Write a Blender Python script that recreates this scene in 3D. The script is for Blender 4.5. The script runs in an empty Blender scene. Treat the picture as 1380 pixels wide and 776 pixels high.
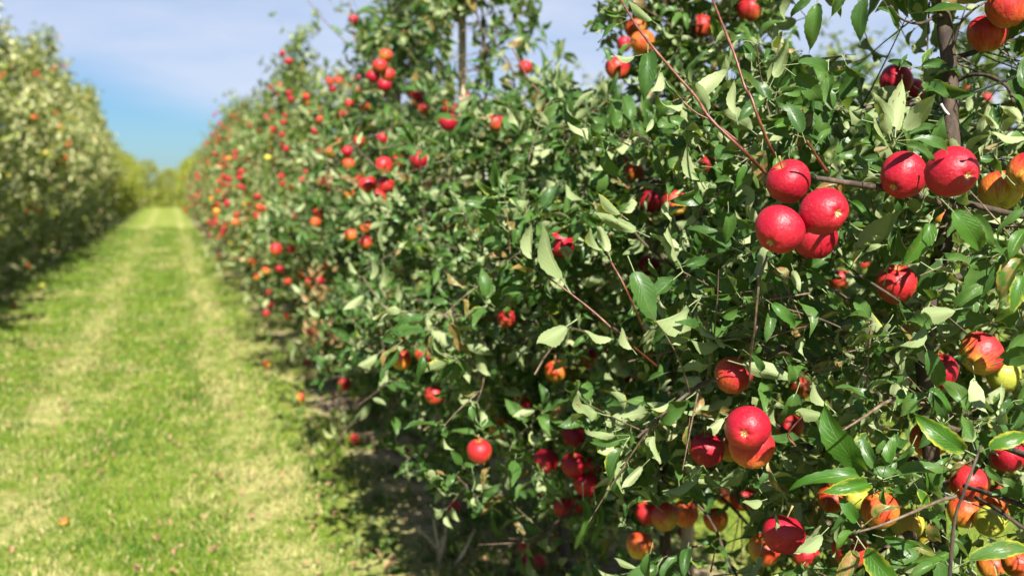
import bpy, math, random
import numpy as np
from mathutils import Vector, Matrix
PI = math.pi
R = math.radians
sc = bpy.context.scene

# ------------------------------------------------------------------ camera
CAM_H = 1.60
LENS, FPX = 35.0, 35.0 / 36.0 * 1380.0      # focal length in pixels of the 1380 px wide photograph
PITCH, YAW = R(5.87), R(18.9)
cam = bpy.data.objects.new('camera', bpy.data.cameras.new('camera'))
sc.collection.objects.link(cam)
cam.location = (0, 0, CAM_H)
cam.rotation_euler = (R(90) - PITCH, 0, -YAW)
cam.data.lens = LENS
cam.data.sensor_width = 36
cam.data.clip_start = 0.05
cam.data.clip_end = 2000
cam.data.dof.use_dof = True
cam.data.dof.focus_distance = 1.66
cam.data.dof.aperture_fstop = 3.4
cam.data.dof.aperture_blades = 0
sc.camera = cam

# ------------------------------------------------------------------ sky and sun
SUN_AZ_VEC = Vector((-0.09, -1.0))           # horizontal direction TO the sun (behind the camera)
SUN_EL = R(43)
sv = SUN_AZ_VEC.normalized()
sun_dir = Vector((sv.x * math.cos(SUN_EL), sv.y * math.cos(SUN_EL), math.sin(SUN_EL)))
w = bpy.data.worlds.new('World')
sc.world = w
w.use_nodes = True
nt = w.node_tree
for n in list(nt.nodes):
    nt.nodes.remove(n)
wo = nt.nodes.new('ShaderNodeOutputWorld')
bg = nt.nodes.new('ShaderNodeBackground')
bg.inputs['Strength'].default_value = 0.062
sky = nt.nodes.new('ShaderNodeTexSky')
sky.sky_type = 'NISHITA'
sky.sun_disc = False
sky.sun_elevation = SUN_EL
sky.sun_rotation = math.atan2(sun_dir.x, sun_dir.y)
sky.air_density = 1.0
sky.dust_density = 0.4
sky.ozone_density = 2.0
# thin high cloud veil: a soft edged sheet over the sky, thinning out towards the horizon
tc = nt.nodes.new('ShaderNodeTexCoord')
sep = nt.nodes.new('ShaderNodeSeparateXYZ')
nt.links.new(tc.outputs['Generated'], sep.inputs[0])
mp = nt.nodes.new('ShaderNodeMapping')
mp.inputs['Scale'].default_value = (1.0, 1.0, 3.5)
mp.inputs['Rotation'].default_value = (0.1, 0.35, 0.2)
nt.links.new(tc.outputs['Generated'], mp.inputs[0])
nz = nt.nodes.new('ShaderNodeTexNoise')
nz.inputs['Scale'].default_value = 2.3
nz.inputs['Detail'].default_value = 5
nz.inputs['Roughness'].default_value = 0.5
nt.links.new(mp.outputs[0], nz.inputs['Vector'])
def wmath(op, a, b=None, c=None):
    m = nt.nodes.new('ShaderNodeMath'); m.operation = op
    for i, v in enumerate((a, b, c)):
        if v is None: continue
        if isinstance(v, (int, float)): m.inputs[i].default_value = v
        else: nt.links.new(v, m.inputs[i])
    return m.outputs[0]
# veil edge: higher towards the west (-x), plus noise
edge = wmath('MULTIPLY_ADD', sep.outputs['X'], 0.34, sep.outputs['Z'])
edge = wmath('MULTIPLY_ADD', nz.outputs['Fac'], 0.16, edge)
mr = nt.nodes.new('ShaderNodeMapRange')
mr.interpolation_type = 'SMOOTHSTEP'
mr.inputs['From Min'].default_value = 0.130
mr.inputs['From Max'].default_value = 0.190
nt.links.new(edge, mr.inputs['Value'])
nz2 = nt.nodes.new('ShaderNodeTexNoise')
nz2.inputs['Scale'].default_value = 6.0
nz2.inputs['Detail'].default_value = 6
nt.links.new(mp.outputs[0], nz2.inputs['Vector'])
fac = wmath('MULTIPLY', mr.outputs[0], wmath('MULTIPLY_ADD', nz2.outputs['Fac'], 1.0, 0.24))
high = nt.nodes.new('ShaderNodeMapRange'); high.interpolation_type = 'SMOOTHSTEP'   # the veil is a sheet low in the sky, clear blue overhead
high.inputs['From Min'].default_value = 0.35; high.inputs['From Max'].default_value = 0.80
high.inputs['To Min'].default_value = 1.0; high.inputs['To Max'].default_value = 0.35
nt.links.new(sep.outputs['Z'], high.inputs['Value'])
fac = wmath('MULTIPLY', fac, high.outputs[0])
mixw = nt.nodes.new('ShaderNodeMix'); mixw.data_type = 'RGBA'
tint = nt.nodes.new('ShaderNodeMix'); tint.data_type = 'RGBA'; tint.blend_type = 'MULTIPLY'
tint.inputs['Factor'].default_value = 1.0
tint.inputs['B'].default_value = (0.27, 0.41, 0.57, 1)
nt.links.new(sky.outputs[0], tint.inputs['A'])
nt.links.new(fac, mixw.inputs['Factor'])
nt.links.new(tint.outputs['Result'], mixw.inputs['A'])
mixw.inputs['B'].default_value = (3.85, 4.2, 5.1, 1)
nt.links.new(mixw.outputs['Result'], bg.inputs['Color'])
nt.links.new(bg.outputs[0], wo.inputs[0])

sun = bpy.data.objects.new('sun', bpy.data.lights.new('sun', 'SUN'))
sc.collection.objects.link(sun)
sun.data.energy = 5.0
sun.data.angle = R(0.53)
sun.data.color = (1.0, 0.955, 0.87)
sun.rotation_euler = sun_dir.to_track_quat('Z', 'Y').to_euler()

sc.view_settings.view_transform = 'Standard'
sc.view_settings.look = 'None'
sc.view_settings.exposure = 1.62
sc.view_settings.gamma = 1
sc.cycles.use_denoising = True
sc.cycles.max_bounces = 7
sc.cycles.diffuse_bounces = 2
sc.cycles.glossy_bounces = 2
sc.cycles.transmission_bounces = 4
sc.cycles.transparent_max_bounces = 4
sc.cycles.caustics_reflective = False
sc.cycles.caustics_refractive = False
sc.cycles.sample_clamp_indirect = 6

# ------------------------------------------------------------------ helpers
COL = sc.collection
cr = cam.rotation_euler.to_matrix()
CAMI = np.array(cr.transposed())
def at(px, py, depth):
    """point that stands at pixel (px, py) of the 1380x776 photograph, DEPTH metres along the view axis"""
    v = Vector(((px - 690) / FPX * depth, -(py - 388) / FPX * depth, -depth))
    return cr @ v + Vector((0, 0, CAM_H))
def project(pts):
    p = (np.asarray(pts, float) - np.array([0, 0, CAM_H])) @ CAMI.T
    d = -p[:, 2]
    dd = np.where(np.abs(d) < 1e-4, 1e-4, d)
    return 690 + p[:, 0] / dd * FPX, 388 - p[:, 1] / dd * FPX, d

def mesh_np(name, verts, faces_flat, nper, mat, uv=None, smooth=True):
    """mesh from arrays; all faces have NPER corners"""
    me = bpy.data.meshes.new(name)
    verts = np.ascontiguousarray(verts, dtype=np.float32).reshape(-1)
    ff = np.ascontiguousarray(faces_flat, dtype=np.int32).reshape(-1)
    nf = len(ff) // nper
    me.vertices.add(len(verts) // 3)
    me.vertices.foreach_set('co', verts)
    me.loops.add(len(ff))
    me.loops.foreach_set('vertex_index', ff)
    me.polygons.add(nf)
    me.polygons.foreach_set('loop_start', np.arange(0, nf * nper, nper, dtype=np.int32))
    if smooth:
        me.polygons.foreach_set('use_smooth', np.ones(nf, dtype=bool))
    if uv is not None:
        l = me.uv_layers.new(name='UVMap')
        l.data.foreach_set('uv', np.ascontiguousarray(uv, dtype=np.float32).reshape(-1))
    me.update(calc_edges=True)
    if mat: me.materials.append(mat)
    return me
def mesh_pd(name, verts, faces, mat, smooth=True):
    me = bpy.data.meshes.new(name)
    me.from_pydata([tuple(v) for v in verts], [], faces)
    if smooth:
        me.polygons.foreach_set('use_smooth', [True] * len(me.polygons))
    me.update()
    if mat: me.materials.append(mat)
    return me
def link(name, data, parent=None, loc=None):
    o = bpy.data.objects.new(name, data)
    COL.objects.link(o)
    if parent is not None: o.parent = parent
    if loc is not None: o.location = loc
    return o
def tag(o, label=None, cat=None, group=None, kind=None):
    if label: o['label'] = label
    if cat: o['category'] = cat
    if group: o['group'] = group
    if kind: o['kind'] = kind
    return o

class Tubes:
    """collects tapered tubes into one mesh"""
    def __init__(s): s.v = []; s.f = []
    def add(s, pts, rads, seg=6, cap=True):
        pts = [Vector(p) for p in pts]
        n = len(pts); base = len(s.v)
        up = Vector((0.13, 0.21, 0.97))
        prev = None
        for i, p in enumerate(pts):
            t = (pts[min(i + 1, n - 1)] - pts[max(i - 1, 0)])
            if t.length < 1e-9: t = Vector((0, 0, 1))
            t.normalize()
            if prev is None:
                a = t.cross(up)
                if a.length < 0.1: a = t.cross(Vector((1, 0, 0)))
            else:
                a = prev - t * prev.dot(t)
            a.normalize(); prev = a
            b = t.cross(a)
            for k in range(seg):
                an = 2 * PI * k / seg
                s.v.append(p + (a * math.cos(an) + b * math.sin(an)) * rads[i])
        for i in range(n - 1):
            for k in range(seg):
                k2 = (k + 1) % seg
                s.f.append((base + i * seg + k, base + i * seg + k2, base + (i + 1) * seg + k2, base + (i + 1) * seg + k))
        if cap:
            s.f.append(tuple(base + (n - 1) * seg + k for k in range(seg)))
            s.f.append(tuple(base + k for k in reversed(range(seg))))
        return s
    def mesh(s, name, mat): return mesh_pd(name, s.v, s.f, mat)
def smooth_path(pts, sub=4):
    """Catmull-Rom through the points"""
    P = [Vector(p) for p in pts]
    if len(P) < 3: 
        return [P[0].lerp(P[-1], i / sub) for i in range(sub + 1)]
    P = [P[0] * 2 - P[1]] + P + [P[-1] * 2 - P[-2]]
    out = []
    for i in range(1, len(P) - 2):
        for k in range(sub):
            t = k / sub
            a, b, c, d = P[i - 1], P[i], P[i + 1], P[i + 2]
            out.append(0.5 * ((2 * b) + (c - a) * t + (2 * a - 5 * b + 4 * c - d) * t * t + (3 * b - a - 3 * c + d) * t ** 3))
    out.append(P[-2])
    return out

# ------------------------------------------------------------------ materials
def newmat(name):
    m = bpy.data.materials.new(name)
    m.use_nodes = True
    t = m.node_tree
    for n in list(t.nodes): t.nodes.remove(n)
    out = t.nodes.new('ShaderNodeOutputMaterial')
    return m, t, out
class NB:
    """node builder"""
    def __init__(s, t): s.t = t
    def n(s, kind, **kw):
        x = s.t.nodes.new(kind)
        for k, v in kw.items(): setattr(x, k, v)
        return x
    def put(s, sock, v):
        if v is None: return
        if isinstance(v, bpy.types.NodeSocket): s.t.links.new(v, sock)
        else: sock.default_value = v
    def m(s, op, a, b=None, c=None, clamp=False):
        x = s.n('ShaderNodeMath', operation=op, use_clamp=clamp)
        for i, v in enumerate((a, b, c)): s.put(x.inputs[i], v)
        return x.outputs[0]
    def mix(s, f, a, b, blend='MIX'):
        x = s.n('ShaderNodeMix', data_type='RGBA', blend_type=blend)
        s.put(x.inputs['Factor'], f)
        for k, v in (('A', a), ('B', b)):
            if isinstance(v, tuple) and len(v) == 3: v = v + (1,)
            s.put(x.inputs[k], v)
        return x.outputs['Result']
    def noise(s, vec, scale, detail=3, rough=0.5, out='Fac'):
        x = s.n('ShaderNodeTexNoise')
        if vec is not None: s.put(x.inputs['Vector'], vec)
        x.inputs['Scale'].default_value = scale
        x.inputs['Detail'].default_value = detail
        x.inputs['Roughness'].default_value = rough
        return x.outputs[out]
    def step(s, v, lo, hi, a=0.0, b=1.0):
        x = s.n('ShaderNodeMapRange', interpolation_type='SMOOTHSTEP')
        s.put(x.inputs['Value'], v)
        x.inputs['From Min'].default_value = lo; x.inputs['From Max'].default_value = hi
        x.inputs['To Min'].default_value = a; x.inputs['To Max'].default_value = b
        return x.outputs[0]
    def mapping(s, vec, scale=(1, 1, 1), loc=(0, 0, 0)):
        x = s.n('ShaderNodeMapping')
        s.put(x.inputs[0], vec); x.inputs['Scale'].default_value = scale; x.inputs['Location'].default_value = loc
        return x.outputs[0]
    def bump(s, h, strength, dist=0.01):
        x = s.n('ShaderNodeBump'); s.put(x.inputs['Height'], h)
        x.inputs['Strength'].default_value = strength; x.inputs['Distance'].default_value = dist
        return x.outputs[0]

def leaf_material(name, top_a, top_b, under_a, under_b, yellow_edge=0.0, brown=0.05, rough=0.36, trans=0.22, per_object=False):
    m, t, out = newmat(name)
    b = NB(t)
    uv = b.n('ShaderNodeUVMap').outputs[0]
    s = b.n('ShaderNodeSeparateXYZ'); b.put(s.inputs[0], uv)
    u, v = s.outputs[0], s.outputs[1]
    av = b.m('ABSOLUTE', b.m('MULTIPLY_ADD', v, 2.0, -1.0))
    geo = b.n('ShaderNodeNewGeometry')
    oi = b.n('ShaderNodeObjectInfo')
    isl = oi.outputs['Random'] if per_object else geo.outputs['Random Per Island']
    r1 = b.m('FRACT', b.m('MULTIPLY', isl, 7.31))
    r2 = b.m('FRACT', b.m('MULTIPLY', isl, 23.17))
    r3 = b.m('FRACT', b.m('MULTIPLY', isl, 61.7))
    tcn = b.n('ShaderNodeTexCoord')
    # per leaf texture space
    cmb = b.n('ShaderNodeCombineXYZ')
    b.put(cmb.inputs[0], b.m('MULTIPLY_ADD', isl, 57.0, u)); b.put(cmb.inputs[1], b.m('MULTIPLY', v, 0.55)); b.put(cmb.inputs[2], b.m('MULTIPLY', isl, 13.0))
    lv = cmb.outputs[0]
    n1 = b.noise(lv, 5.0, 4, 0.6)
    # veins
    mid = b.step(av, 0.0, 0.075, 1.0, 0.0)
    ph = b.m('SINE', b.m('MULTIPLY', b.m('MULTIPLY_ADD', av, -0.34, u), 58.0))
    lat = b.m('MULTIPLY', b.step(ph, 0.80, 1.0), b.step(av, 0.85, 1.0, 1.0, 0.0))
    vein = b.m('MAXIMUM', mid, b.m('MULTIPLY', lat, 0.55))
    top = b.mix(r1, top_a, top_b)
    top = b.mix(b.step(n1, 0.3, 0.75, 0.0, 0.45), top, b.mix(0.5, top, (top_b[0] * 1.7, top_b[1] * 1.35, top_b[2] * 1.0)))
    top = b.mix(b.m('MULTIPLY', vein, 0.5), top, (0.10, 0.17, 0.045))
    under = b.mix(r2, under_a, under_b)
    under = b.mix(b.m('MULTIPLY', vein, 0.65), under, (0.27, 0.33, 0.15))
    col = b.mix(geo.outputs['Backfacing'], top, under)
    # yellowing margins on some leaves, brown blotches and nibbled dry tips
    if yellow_edge > 0:
        e = b.m('MULTIPLY', b.step(b.m('MULTIPLY_ADD', n1, 1.5, av), 1.35, 1.95), b.step(r3, 1.0 - yellow_edge, 1.0 - yellow_edge + 0.02))
        col = b.mix(e, col, (0.34, 0.33, 0.03))
    n2 = b.noise(lv, 9.0, 3, 0.6)
    bs = b.m('MULTIPLY', b.step(b.m('MULTIPLY_ADD', u, 0.10, n2), 0.70, 0.735), b.step(r1, 0.55, 0.6))
    col = b.mix(bs, col, (0.17, 0.085, 0.03))
    dry = b.step(r2, 1.0 - brown, 1.0 - brown * 0.7)
    col = b.mix(b.m('MULTIPLY', dry, b.step(n1, 0.35, 0.6)), col, (0.24, 0.13, 0.05))
    pr = b.n('ShaderNodeBsdfPrincipled')
    b.put(pr.inputs['Base Color'], col)
    rr = b.mix(geo.outputs['Backfacing'], (rough, rough, rough), (0.62, 0.62, 0.62))
    b.put(pr.inputs['Roughness'], b.m('MULTIPLY_ADD', b.m('SUBTRACT', n1, 0.5), 0.3, b.n('ShaderNodeRGBToBW').outputs[0]) if False else rr)
    pr.inputs['Specular IOR Level'].default_value = 0.27
    h = b.m('ADD', b.m('MULTIPLY', vein, -0.6), b.m('MULTIPLY', n2, 0.35))
    b.put(pr.inputs['Normal'], b.bump(h, 0.5, 0.0016))
    tr = b.n('ShaderNodeBsdfTranslucent')
    b.put(tr.inputs['Color'], b.mix(0.7, col, (0.24, 0.38, 0.03)))
    mx = b.n('ShaderNodeMixShader'); mx.inputs[0].default_value = trans
    t.links.new(pr.outputs[0], mx.inputs[1]); t.links.new(tr.outputs[0], mx.inputs[2])
    t.links.new(mx.outputs[0], out.inputs[0])
    return m

TOPA, TOPB = (0.018, 0.056, 0.012), (0.056, 0.120, 0.024)
UNDA, UNDB = (0.150, 0.195, 0.078), (0.290, 0.335, 0.165)
M = {}
M['leaf'] = leaf_material('apple_leaf', TOPA, TOPB, UNDA, UNDB, yellow_edge=0.05, per_object=False)
M['leaf_obj'] = leaf_material('apple_leaf_single', TOPA, TOPB, UNDA, UNDB, yellow_edge=0.10, per_object=True)
M['leaf_yellow'] = leaf_material('apple_leaf_yellow_edged', (0.022, 0.080, 0.008), (0.045, 0.120, 0.010), UNDA, UNDB, yellow_edge=1.0, per_object=True)
M['leaf_fresh'] = leaf_material('apple_leaf_fresh', (0.022, 0.078, 0.009), (0.045, 0.115, 0.012), UNDA, UNDB, yellow_edge=0.0, per_object=True)
M['leaf_brown'] = leaf_material('apple_leaf_brown', (0.14, 0.10, 0.03), (0.18, 0.12, 0.04), (0.2, 0.15, 0.07), (0.22, 0.17, 0.08), brown=0.7, per_object=True)
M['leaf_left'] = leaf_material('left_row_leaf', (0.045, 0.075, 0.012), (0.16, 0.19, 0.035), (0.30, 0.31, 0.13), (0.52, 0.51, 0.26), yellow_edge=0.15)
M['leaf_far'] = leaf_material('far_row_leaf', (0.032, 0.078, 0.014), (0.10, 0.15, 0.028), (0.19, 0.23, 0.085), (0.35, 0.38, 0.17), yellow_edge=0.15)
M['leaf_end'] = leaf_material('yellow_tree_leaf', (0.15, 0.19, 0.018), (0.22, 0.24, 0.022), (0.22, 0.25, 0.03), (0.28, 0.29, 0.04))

def bark_material(name, a, b_, scale=60, rough=0.8, bump=0.6):
    m, t, out = newmat(name)
    b = NB(t)
    geo = b.n('ShaderNodeTexCoord').outputs['Object']
    mv = b.mapping(geo, (1, 1, 0.35))
    n1 = b.noise(mv, scale, 6, 0.65)
    n2 = b.noise(mv, scale * 0.22, 3, 0.5)
    col = b.mix(b.step(n1, 0.35, 0.68), a, b_)
    col = b.mix(b.step(n2, 0.52, 0.66, 0, 0.6), col, (b_[0] * 1.3 + 0.03, b_[1] * 1.35 + 0.04, b_[2] * 1.3 + 0.03))
    pr = b.n('ShaderNodeBsdfPrincipled')
    b.put(pr.inputs['Base Color'], col)
    pr.inputs['Roughness'].default_value = rough
    b.put(pr.inputs['Normal'], b.bump(n1, bump, 0.004))
    t.links.new(pr.outputs[0], out.inputs[0])
    return m
M['bark'] = bark_material('apple_bark', (0.018, 0.011, 0.007), (0.066, 0.040, 0.024), 60, 0.85, 1.0)
M['bark_old'] = bark_material('apple_bark_grey', (0.026, 0.017, 0.011), (0.088, 0.058, 0.037))
M['twig'] = bark_material('young_red_twig', (0.060, 0.015, 0.008), (0.15, 0.040, 0.018), 140, 0.45, 0.25)
M['twig_grey'] = bark_material('grey_brown_twig', (0.055, 0.032, 0.021), (0.15, 0.095, 0.062), 140, 0.65, 0.4)
M['post'] = bark_material('weathered_post_wood', (0.30, 0.22, 0.14), (0.48, 0.38, 0.26), 35, 0.85, 0.5)
M['post_brown'] = bark_material('brown_post_wood', (0.13, 0.065, 0.035), (0.24, 0.13, 0.075), 35, 0.85, 0.5)
M['straw'] = bark_material('dry_straw', (0.36, 0.27, 0.14), (0.55, 0.44, 0.26), 90, 0.8, 0.2)
M['dead_leaf'] = bark_material('dead_brown_leaf', (0.14, 0.06, 0.03), (0.30, 0.17, 0.09), 40, 0.8, 0.3)

def plain(name, col, rough=0.5, metal=0.0):
    m, t, out = newmat(name); b = NB(t)
    pr = b.n('ShaderNodeBsdfPrincipled')
    n = b.noise(b.n('ShaderNodeTexCoord').outputs['Object'], 80, 3)
    b.put(pr.inputs['Base Color'], b.mix(b.step(n, 0.3, 0.7), tuple(c * 0.75 for c in col), tuple(min(1, c * 1.15) for c in col)))
    pr.inputs['Roughness'].default_value = rough; pr.inputs['Metallic'].default_value = metal
    t.links.new(pr.outputs[0], out.inputs[0]); return m
M['wire'] = plain('galvanised_wire', (0.30, 0.31, 0.34), 0.45, 0.8)
M['tie'] = plain('pale_string', (0.46, 0.43, 0.40), 0.8)
M['white'] = plain('white_plastic_tie', (0.75, 0.75, 0.72), 0.5)
M['stem'] = plain('fruit_stalk', (0.26, 0.19, 0.06), 0.6)
M['calyx'] = plain('dry_calyx', (0.42, 0.38, 0.20), 0.8)

def apple_material(name, skin, blush, under, cover, stripes, dots=0.6, rough=0.44):
    """skin: red over colour, blush: transitional orange, under: ground colour (yellow-green). cover -1..1: how much is red"""
    m, t, out = newmat(name); b = NB(t)
    tcn = b.n('ShaderNodeTexCoord').outputs['Object']
    oi = b.n('ShaderNodeObjectInfo').outputs['Random']
    s = b.n('ShaderNodeSeparateXYZ'); b.put(s.inputs[0], tcn)
    off = b.n('ShaderNodeCombineXYZ'); b.put(off.inputs[0], b.m('MULTIPLY', oi, 40.0)); b.put(off.inputs[1], b.m('MULTIPLY', oi, 17.0))
    va = b.n('ShaderNodeVectorMath', operation='ADD'); b.put(va.inputs[0], tcn); b.put(va.inputs[1], off.outputs[0])
    vec = va.outputs[0]
    big = b.noise(vec, 0.8, 2, 0.5)
    # streaks run from stalk to calyx: noise over the angle, stretched along the axis
    nrm = b.n('ShaderNodeVectorMath', operation='MULTIPLY'); b.put(nrm.inputs[0], tcn); nrm.inputs[1].default_value = (1, 1, 0)
    nn = b.n('ShaderNodeVectorMath', operation='NORMALIZE'); b.put(nn.inputs[0], nrm.outputs[0])
    cb = b.n('ShaderNodeVectorMath', operation='ADD'); b.put(cb.inputs[0], nn.outputs[0]); b.put(cb.inputs[1], off.outputs[0])
    sm = b.n('ShaderNodeVectorMath', operation='MULTIPLY_ADD'); b.put(sm.inputs[0], tcn); sm.inputs[1].default_value = (0.08, 0.08, 0.25); b.put(sm.inputs[2], cb.outputs[0])
    streak = b.noise(sm.outputs[0], 7.0, 5, 0.6)
    # blush mask: sun side = +x of the fruit
    f = b.m('ADD', b.m('MULTIPLY', s.outputs[2], 0.42), b.m('MULTIPLY', s.outputs[0], 0.35))
    f = b.m('ADD', f, b.m('MULTIPLY_ADD', big, 1.1, -0.55))
    f = b.m('ADD', f, cover)
    f = b.m('ADD', f, b.m('MULTIPLY', b.m('SUBTRACT', streak, 0.5), stripes))
    col = b.mix(b.step(f, -0.30, 0.05), under, blush)
    col = b.mix(b.step(f, -0.05, 0.55), col, skin)
    col = b.mix(b.step(b.m('MULTIPLY', streak, 1.0), 0.50, 0.75, 0.0, 0.5), col, tuple(c * 0.6 for c in skin) + (1,), )
    col = b.mix(b.step(s.outputs[2], 0.86, 0.70, 0.55, 0.0) if False else 0.0, col, under)
    # lenticels and dried spray specks
    vo = b.n('ShaderNodeTexVoronoi'); b.put(vo.inputs['Vector'], vec); vo.inputs['Scale'].default_value = 9.0
    d1 = b.step(vo.outputs['Distance'], 0.05, 0.10, 0.45, 0.0)
    vo2 = b.n('ShaderNodeTexVoronoi'); b.put(vo2.inputs['Vector'], vec); vo2.inputs['Scale'].default_value = 17.0
    patch = b.step(b.noise(vec, 2.2, 2), 0.50, 0.62)
    d2 = b.m('MULTIPLY', b.step(vo2.outputs['Distance'], 0.10, 0.20, 0.75, 0.0), patch)
    dd = b.m('MULTIPLY', b.m('MAXIMUM', d1, d2), dots)
    col = b.mix(dd, col, (0.55, 0.36, 0.33))
    # slight dulling bloom and a russet ring round the calyx
    ry = b.m('SQRT', b.m('ADD', b.m('POWER', s.outputs[0], 2.0), b.m('POWER', s.outputs[1], 2.0)))
    basin = b.m('MULTIPLY', b.step(ry, 0.06, 0.22, 1.0, 0.0), b.step(s.outputs[2], -0.2, -0.5))
    col = b.mix(b.m('MULTIPLY', basin, 0.55), col, (0.36, 0.24, 0.06))
    pit = b.m('MULTIPLY', b.step(ry, 0.10, 0.36, 1.0, 0.0), b.step(s.outputs[2], 0.2, 0.5))
    col = b.mix(b.m('MULTIPLY', pit, 0.5), col, (0.30, 0.26, 0.06))
    pr = b.n('ShaderNodeBsdfPrincipled')
    b.put(pr.inputs['Base Color'], col)
    nf = b.noise(vec, 3.0, 3)
    b.put(pr.inputs['Roughness'], b.m('MULTIPLY_ADD', nf, 0.25, rough - 0.10))
    pr.inputs['Specular IOR Level'].default_value = 0.36
    pr.inputs['Subsurface Weight'].default_value = 0.0
    b.put(pr.inputs['Normal'], b.bump(b.m('ADD', b.noise(vec, 6.0, 3), b.m('MULTIPLY', dd, 0.4)), 0.10, 0.05))
    t.links.new(pr.outputs[0], out.inputs[0])
    return m
AK = {
    'crimson': apple_material('apple_crimson', (0.285, 0.004, 0.016), (0.36, 0.014, 0.018), (0.42, 0.09, 0.02), 0.75, 0.5, 0.8),
    'red': apple_material('apple_red', (0.33, 0.013, 0.016), (0.43, 0.085, 0.022), (0.43, 0.27, 0.032), 0.14, 0.8, 0.55),
    'orange': apple_material('apple_orange', (0.37, 0.030, 0.012), (0.46, 0.14, 0.020), (0.42, 0.32, 0.038), -0.06, 0.9, 0.4),
    'yellow': apple_material('apple_yellow', (0.45, 0.20, 0.025), (0.42, 0.34, 0.04), (0.32, 0.34, 0.045), -0.45, 0.6, 0.25),
}
COLOR_WORD = {'crimson': 'crimson', 'red': 'red', 'orange': 'orange-red', 'yellow': 'yellow'}

# ------------------------------------------------------------------ ground colours (shared by soil sheet and blades)
ROW_R, ROW_L, ROW_R2 = 1.45, -2.85, 5.75
def turf_nodes(b):
    g = b.n('ShaderNodeNewGeometry').outputs['Position']
    s = b.n('ShaderNodeSeparateXYZ'); b.put(s.inputs[0], g)
    X = s.outputs[0]
    wob = b.noise(b.mapping(g, (1, 0.35, 1)), 0.9, 3)
    xw = b.m('MULTIPLY_ADD', b.m('SUBTRACT', wob, 0.5), 0.7, X)
    def band(c, half, soft):
        return b.step(b.m('ABSOLUTE', b.m('SUBTRACT', xw, c)), half, half + soft, 1.0, 0.0)
    tracks = b.m('MAXIMUM', b.m('MAXIMUM', b.m('MULTIPLY', band(-0.85, 0.05, 0.34), 0.85), band(0.42, 0.08, 0.22)), b.m('MULTIPLY', band(0.95, 0.10, 0.18), 0.8))
    soil = b.m('MAXIMUM', b.m('MAXIMUM', band(ROW_R + 0.10, 0.46, 0.30), band(ROW_L - 0.05, 0.50, 0.3)), band(ROW_R2, 0.5, 0.3))
    pn = b.noise(b.mapping(g, (1, 0.6, 1)), 1.7, 5, 0.65)
    pn2 = b.noise(g, 7.0, 5, 0.7)
    fn = b.noise(g, 45.0, 4, 0.7)
    straw = b.m('MULTIPLY', tracks, b.step(b.m('ADD', b.m('MULTIPLY', pn, 0.6), b.m('MULTIPLY', pn2, 0.4)), 0.40, 0.62))
    pn3 = b.noise(b.mapping(g, (1, 0.7, 1), (7, 3, 1)), 1.1, 4, 0.6)
    straw = b.m('MAXIMUM', straw, b.step(b.m('ADD', b.m('MULTIPLY', pn3, 0.65), b.m('MULTIPLY', pn2, 0.35)), 0.50, 0.64, 0.0, 0.75))
    return X, soil, straw, pn, pn2, fn
def ground_material():
    m, t, out = newmat('orchard_ground'); b = NB(t)
    X, soil, straw, pn, pn2, fn = turf_nodes(b)
    green = b.mix(b.step(pn2, 0.3, 0.7), (0.065, 0.13, 0.008), (0.16, 0.22, 0.018))
    green = b.mix(b.step(fn, 0.35, 0.7, 0, 0.6), green, (0.28, 0.28, 0.07))
    col = b.mix(b.m('MULTIPLY', straw, 0.85), green, b.mix(b.step(fn, 0.3, 0.7), (0.28, 0.26, 0.08), (0.48, 0.43, 0.20)))
    earth = b.mix(b.step(pn2, 0.35, 0.65), (0.17, 0.12, 0.07), (0.40, 0.31, 0.19))
    earth = b.mix(b.step(fn, 0.4, 0.65), earth, (0.42, 0.33, 0.20))
    weeds = b.step(pn, 0.50, 0.60)
    soilf = b.m('MULTIPLY', soil, b.m('SUBTRACT', 1.0, b.m('MULTIPLY', weeds, 0.75)))
    col = b.mix(soilf, col, earth)
    pr = b.n('ShaderNodeBsdfPrincipled'); b.put(pr.inputs['Base Color'], col)
    pr.inputs['Roughness'].default_value = 0.9; pr.inputs['Specular IOR Level'].default_value = 0.15
    b.put(pr.inputs['Normal'], b.bump(b.m('ADD', fn, b.m('MULTIPLY', pn2, 0.8)), 0.9, 0.03))
    t.links.new(pr.outputs[0], out.inputs[0]); return m
def blade_material():
    m, t, out = newmat('grass_blades'); b = NB(t)
    X, soil, straw, pn, pn2, fn = turf_nodes(b)
    ri = b.n('ShaderNodeNewGeometry').outputs['Random Per Island']
    r2 = b.m('FRACT', b.m('MULTIPLY', ri, 17.3))
    green = b.mix(ri, (0.048, 0.130, 0.006), (0.19, 0.275, 0.016))
    dryp = b.m('MULTIPLY_ADD', straw, 0.75, 0.13)
    dry = b.step(b.m('SUBTRACT', r2, dryp), -0.03, 0.03, 1.0, 0.0)
    green = b.mix(b.step(pn, .42, .60, 0, .65), green, (0.035, 0.105, 0.006))
    col = b.mix(dry, green, b.mix(ri, (0.29, 0.26, 0.08), (0.50, 0.45, 0.20)))
    pr = b.n('ShaderNodeBsdfPrincipled'); b.put(pr.inputs['Base Color'], col)
    pr.inputs['Roughness'].default_value = 0.6; pr.inputs['Specular IOR Level'].default_value = 0.3
    tr = b.n('ShaderNodeBsdfTranslucent'); b.put(tr.inputs['Color'], col)
    mx = b.n('ShaderNodeMixShader'); mx.inputs[0].default_value = 0.35
    t.links.new(pr.outputs[0], mx.inputs[1]); t.links.new(tr.outputs[0], mx.inputs[2]); t.links.new(mx.outputs[0], out.inputs[0])
    return m
M['ground'] = ground_material()
M['blades'] = blade_material()

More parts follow.
